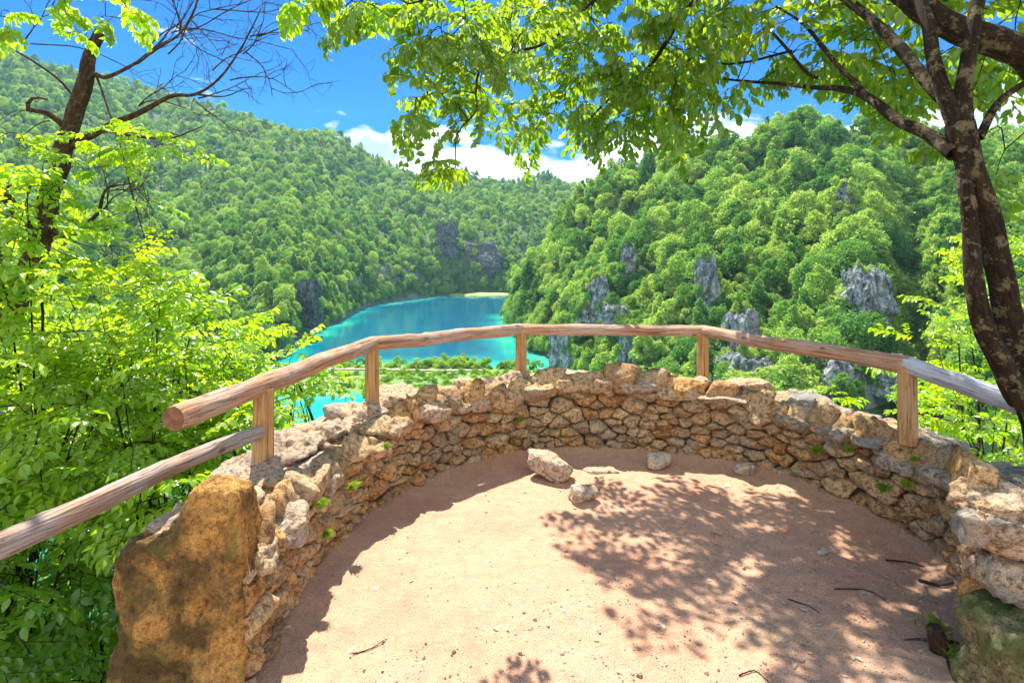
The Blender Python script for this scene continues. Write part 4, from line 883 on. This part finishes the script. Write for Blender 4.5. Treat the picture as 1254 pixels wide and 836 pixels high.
def regname(c):
    if c[6] > .5:
        if c[3] < 760: return ('leafy tree among those on the left shoulder of the right hillside by the lake', 'trees on the lakeward shoulder of the right hillside')
        if c[3] < 900: return ('leafy tree among those round the crags behind the fourth post', 'trees round the crags behind the fourth post')
        return ('leafy tree among those on the lower right hillside near the bluish cliffs', 'trees on the lower right hillside')
    return ('leafy tree among those at the left shore of the lake', 'trees at the left lake shore')
first = {}
for i in order[:210]:
    c = cand[i]; me = protos[int(g.integers(8))]; lab, grp = regname(c)
    o = obj('broadleaf_tree', me, None, c[:3], lab, 'tree', grp); o.scale = [float(c[5])*g.uniform(.9, 1.15), float(c[5])*g.uniform(.9, 1.15), float(c[5])*g.uniform(.85, 1.15)]; o.rotation_euler = (g.normal()*.06, g.normal()*.06, g.uniform(0, 6.28)); first.setdefault(me.name, o)
for k, c_ in enumerate(CL+CF):
    far_ = k >= len(CL)
    for q in range(5 if not far_ else 4):
        s_ = g.uniform(.35, .6)*(1 if not far_ else 1.7); tt = (-.5, .5, -.15, .2, .0)[q]; top = q >= 2
        p = at(c_[0]+tt*c_[3], (c_[1]+4 if top else c_[1]*.45+c_[2]*.55)+g.uniform(-4, 4), c_[4]); p[1] += c_[3]*c_[4]/F*.35*(1 if top else .6); p[2] -= 2.*s_
        o = obj('broadleaf_tree', protos[int(g.integers(8))], None, p, 'small tree rooted on the grey crags of the right hillside' if not far_ else 'tree rooted on the cliffs that drop to the lake', 'tree', 'small trees on the crags' if not far_ else 'trees on the lake cliffs')
        o.scale = (s_, s_, s_); o.rotation_euler = (0, 0, g.uniform(0, 6.28))
# remaining forest: one object, instanced crowns
rest = np.array([c for i, c in enumerate(cand) if i not in ind])
fm = bpy.data.meshes.new('forest'); fm.vertices.add(len(rest)); fm.vertices.foreach_set('co', rest[:, :3].astype(np.float32).ravel())
a_ = fm.attributes.new('rot', 'FLOAT_VECTOR', 'POINT'); a_.data.foreach_set('vector', np.stack([g.normal(size=len(rest))*.07, g.normal(size=len(rest))*.07, g.uniform(0, 6.28, len(rest))], -1).astype(np.float32).ravel())
a_ = fm.attributes.new('scl', 'FLOAT_VECTOR', 'POINT'); s3 = rest[:, 5:6]*g.uniform(.85, 1.2, (len(rest), 3)); a_.data.foreach_set('vector', s3.astype(np.float32).ravel())
a_ = fm.attributes.new('pick', 'INT', 'POINT'); a_.data.foreach_set('value', g.integers(0, len(first), len(rest)).astype(np.int32))
fo = obj('forest', fm, kind='stuff', label='dense broadleaf forest covering the hills around the lake', cat='forest')
ng = bpy.data.node_groups.new('forest_nodes', 'GeometryNodeTree'); ng.interface.new_socket('Geometry', in_out='INPUT', socket_type='NodeSocketGeometry'); ng.interface.new_socket('Geometry', in_out='OUTPUT', socket_type='NodeSocketGeometry')
gi, go = ng.nodes.new('NodeGroupInput'), ng.nodes.new('NodeGroupOutput'); iop = ng.nodes.new('GeometryNodeInstanceOnPoints'); jn = ng.nodes.new('GeometryNodeJoinGeometry')
for o in first.values():
    q = ng.nodes.new('GeometryNodeObjectInfo'); q.transform_space = 'ORIGINAL'; q.inputs['Object'].default_value = o; q.inputs['As Instance'].default_value = True; ng.links.new(q.outputs['Geometry'], jn.inputs[0])
def na(name, typ):
    q = ng.nodes.new('GeometryNodeInputNamedAttribute'); q.data_type = typ; q.inputs['Name'].default_value = name; return [s for s in q.outputs if s.enabled and s.name == 'Attribute'][0]
iop.inputs['Pick Instance'].default_value = True
ng.links.new(gi.outputs[0], iop.inputs['Points']); ng.links.new(jn.outputs[0], iop.inputs['Instance']); ng.links.new(na('pick', 'INT'), iop.inputs['Instance Index'])
er = ng.nodes.new('FunctionNodeEulerToRotation'); ng.links.new(na('rot', 'FLOAT_VECTOR'), er.inputs[0]); ng.links.new(er.outputs[0], iop.inputs['Rotation']); ng.links.new(na('scl', 'FLOAT_VECTOR'), iop.inputs['Scale'])
ng.links.new(iop.outputs[0], go.inputs[0]); md = fo.modifiers.new('forest', 'NODES'); md.node_group = ng
# bushes on the isthmus
nb = 0
for k in range(900):
    X = g.uniform(-70, 12); y0 = np.interp(X, ISX, ISY0); y1 = np.interp(X, ISX, ISY1); tt = g.random(); Y = y0+(y1-y0)*tt; 
    if abs(Y-213) < 3.5: continue                      # the boardwalk strip stays open
    if g.random() > .75+.25*(tt > .5): continue
    nb += 1
    if nb > 290: break
    s = g.uniform(.7, 1.3)*(1.15 if (tt > .75 and X > -38) else .8)
    o = obj('shore_bush', bushes[int(g.integers(3))], None, (X, Y, ZL-.8), 'pale green bush in the marshy strip behind the boardwalk' if Y > 213 else 'low green bush in the marshy strip on the near side of the boardwalk', 'bush', 'bushes behind the boardwalk' if Y > 213 else 'bushes before the boardwalk')
    o.scale = (s*1.2, s*1.2, s); o.rotation_euler = (0, 0, g.uniform(0, 6.28))
# boardwalk with its handrail
bw = empty('boardwalk', (-28, 213, ZL+1), 'narrow pale wooden boardwalk crossing the marshy strip between the two lakes', 'boardwalk')
mb = MB(); xs = np.linspace(-75, -10, 40); yy = 213+np.sin(xs/14)*1.2
V = np.concatenate([np.stack([xs, yy+dy, xs*0+ZL+dz], -1) for dy, dz in ((-.9, 1.0), (-.9, 1.2), (.9, 1.2), (.9, 1.0))]); n = 40
Q = np.concatenate([np.stack([np.arange(n-1)+a*n, np.arange(1, n)+a*n, np.arange(1, n)+b*n, np.arange(n-1)+b*n], -1) for a, b in ((0, 1), (1, 2), (2, 3), (3, 0))])
bo = np.array([-28, 213, ZL+1]); mb.add(V-bo, [Q], 0); obj('deck', mb.build('deck', [M['deck']], False), bw)
def person(px, col, top, label):
    Y = 213.3; X = (px-627)/F*Y; pr = bpy.data.materials.new('cloth'); pr.use_nodes = True; pr.node_tree.nodes['Principled BSDF'].inputs['Base Color'].default_value = (*col, 1)
    sk_ = bpy.data.materials.new('skin'); sk_.use_nodes = True; sk_.node_tree.nodes['Principled BSDF'].inputs['Base Color'].default_value = (.55, .35, .25, 1)
    mb = MB()
    for s in (-1, 1):
        tube(mb, [[s*.16, .05*s, 0], [s*.11, .0, .48], [s*.09, 0, .9]], [.05, .07, .1], 8); tube(mb, [[s*.2, 0, 1.45], [s*.27, .02, 1.15], [s*.24, .1, .85]], [.06, .05, .04], 8)
    tube(mb, [[0, 0, .85], [0, 0, 1.1], [0, 0, 1.4], [0, 0, 1.5], [0, 0, 1.56]], [.15, .14, .2, .1, .06], 10); V, Fc = ICO[3]; mb.add(V*[.09, .10, .12]+[0, 0, 1.66], [Fc], 1, tc=V)
    obj('person', mb.build('person', [pr, sk_]), None, (X, 213, ZL+1.2), label, 'person', 'walkers on the boardwalk')
person(490, (.03, .03, .06), 0, 'tiny far-off walker in dark clothes on the boardwalk, the left one'); person(512, (.04, .03, .05), 0, 'tiny far-off walker in dark clothes on the boardwalk, the right one')

# ------------------------------------------------------------------ camera, sky, sun
cam = bpy.data.cameras.new('camera'); co = bpy.data.objects.new('camera', cam); C.objects.link(co); co.location = (0, 0, H); co.rotation_euler = (R(90), 0, 0)
cam.sensor_width = 36; cam.lens = F/1254*36; cam.shift_y = -(418-YH)/1254; cam.clip_start = .05; cam.clip_end = 4000; bpy.context.scene.camera = co
Sd = Vector((-.20, .60, 1)).normalized(); el = math.asin(Sd.z); az = math.atan2(Sd.x, Sd.y)
sl = bpy.data.lights.new('sun', 'SUN'); sl.energy = 5.0; sl.angle = R(.53); sl.color = (1, .95, .86); so = bpy.data.objects.new('sun', sl); C.objects.link(so)
so.rotation_euler = Sd.to_track_quat('Z', 'Y').to_euler(); so.location = (0, 0, 30)
w = bpy.data.worlds.new('World'); bpy.context.scene.world = w; w.use_nodes = True; nt = w.node_tree; nt.nodes.clear()
def N(t, **k):
    n = nt.nodes.new(t)
    for a, b in k.items(): setattr(n, a, b)
    return n
Lk = nt.links.new
wo = N('ShaderNodeOutputWorld'); bg = N('ShaderNodeBackground'); bg.inputs[1].default_value = .15; Lk(bg.outputs[0], wo.inputs[0])
sky = N('ShaderNodeTexSky', sky_type='NISHITA', sun_disc=False, sun_elevation=el, sun_rotation=az % (2*math.pi), altitude=500, air_density=1., dust_density=.35, ozone_density=3.)
hs = N('ShaderNodeHueSaturation'); hs.inputs['Hue'].default_value = .495; hs.inputs['Saturation'].default_value = 1.9; hs.inputs['Value'].default_value = .40; Lk(sky.outputs[0], hs.inputs['Color'])
tc = N('ShaderNodeTexCoord'); mp = N('ShaderNodeMapping'); mp.inputs['Scale'].default_value = (3.2, 3.2, 8.); mp.inputs['Location'].default_value = (1.3, .4, .2); Lk(tc.outputs['Generated'], mp.inputs[0])
cn = N('ShaderNodeTexNoise'); cn.inputs['Scale'].default_value = 1.6; cn.inputs['Detail'].default_value = 9; cn.inputs['Roughness'].default_value = .55; Lk(mp.outputs[0], cn.inputs['Vector'])
sx = N('ShaderNodeSeparateXYZ'); Lk(tc.outputs['Generated'], sx.inputs[0])
def mt(op, a, b, c=None):
    n = N('ShaderNodeMath', operation=op)
    for i, v in enumerate((a, b, c)):
        if v is None: continue
        if hasattr(v, 'is_linked'): Lk(v, n.inputs[i])
        else: n.inputs[i].default_value = v
    return n.outputs[0]
elv = mt('MULTIPLY_ADD', sx.outputs[2], -8., 1.60)                    # clouds bank up near the horizon and thin out above
dens = mt('ADD', mt('SUBTRACT', cn.outputs['Fac'], .5), mt('MULTIPLY', mt('MAXIMUM', mt('MINIMUM', elv, .6), -.26), .5))
cr = N('ShaderNodeValToRGB'); cr.color_ramp.elements[0].position = .0; cr.color_ramp.elements[0].color = (0, 0, 0, 1); cr.color_ramp.elements[1].position = .07; 
back_fill = mt('MAXIMUM', mt('MULTIPLY_ADD', sx.outputs[1], -1.6, -.05), 0.); dens = mt('ADD', dens, mt('MULTIPLY', mt('MINIMUM', back_fill, 1.), .42)); Lk(dens, cr.inputs[0])   # unseen cloud bank added behind the viewpoint as white fill for shaded faces
cn2 = N('ShaderNodeTexNoise'); cn2.inputs['Scale'].default_value = 3.; cn2.inputs['Detail'].default_value = 7; Lk(mp.outputs[0], cn2.inputs['Vector'])
c2 = N('ShaderNodeValToRGB'); c2.color_ramp.elements[0].position = .38; c2.color_ramp.elements[0].color = (1.9, 2.6, 3.9, 1); c2.color_ramp.elements[1].position = .58; c2.color_ramp.elements[1].color = (5.6, 5.7, 5.8, 1); Lk(cn2.outputs['Fac'], c2.inputs[0])
mx = N('ShaderNodeMix', data_type='RGBA'); Lk(cr.outputs[0], mx.inputs[0]); tn = N('ShaderNodeMix', data_type='RGBA', blend_type='MULTIPLY'); tn.inputs[0].default_value = 1; tn.inputs[7].default_value = (.18, .80, 1.08, 1); Lk(hs.outputs[0], tn.inputs[6]); Lk(tn.outputs[2], mx.inputs[6]); Lk(c2.outputs[0], mx.inputs[7]); Lk(mx.outputs[2], bg.inputs[0])

# haze: even air round the whole scene
if True:
    hm = bpy.data.materials.new('haze_air'); hm.use_nodes = True; ht = hm.node_tree; ht.nodes.clear(); ho = ht.nodes.new('ShaderNodeOutputMaterial'); pv = ht.nodes.new('ShaderNodeVolumePrincipled')
    pv.inputs['Color'].default_value = (.45, .78, 1, 1); pv.inputs['Density'].default_value = .00010; pv.inputs['Anisotropy'].default_value = .2; ht.links.new(pv.outputs[0], ho.inputs['Volume'])
    x0, x1, y0, y1, z0, z1 = -1900, 1900, -30, 1560, -130, 380
    V = np.array([[x, y, z] for x in (x0, x1) for y in (y0, y1) for z in (z0, z1)], float)
    Fc = np.array([[0, 1, 3, 2], [4, 6, 7, 5], [0, 4, 5, 1], [2, 3, 7, 6], [0, 2, 6, 4], [1, 5, 7, 3]])
    obj('haze', mesh('haze', V, [Fc], [hm], smooth=False), kind='stuff')

sc = bpy.context.scene; sc.render.engine = 'CYCLES'
sc.view_settings.view_transform = 'Standard'; sc.view_settings.look = 'None'; sc.view_settings.exposure = 1.3; sc.view_settings.gamma = 1; sc.view_settings.use_curve_mapping = False
cy = sc.cycles; cy.use_denoising = True; cy.max_bounces = 6; cy.diffuse_bounces = 4; cy.glossy_bounces = 2; cy.transmission_bounces = 3; cy.volume_bounces = 0; cy.transparent_max_bounces = 4
cy.caustics_reflective = False; cy.caustics_refractive = False; cy.sample_clamp_indirect = 6; cy.use_adaptive_sampling = True; cy.adaptive_threshold = .02
allz = [o for o in sc.objects if o.type == 'MESH']; print('objects', len(allz))
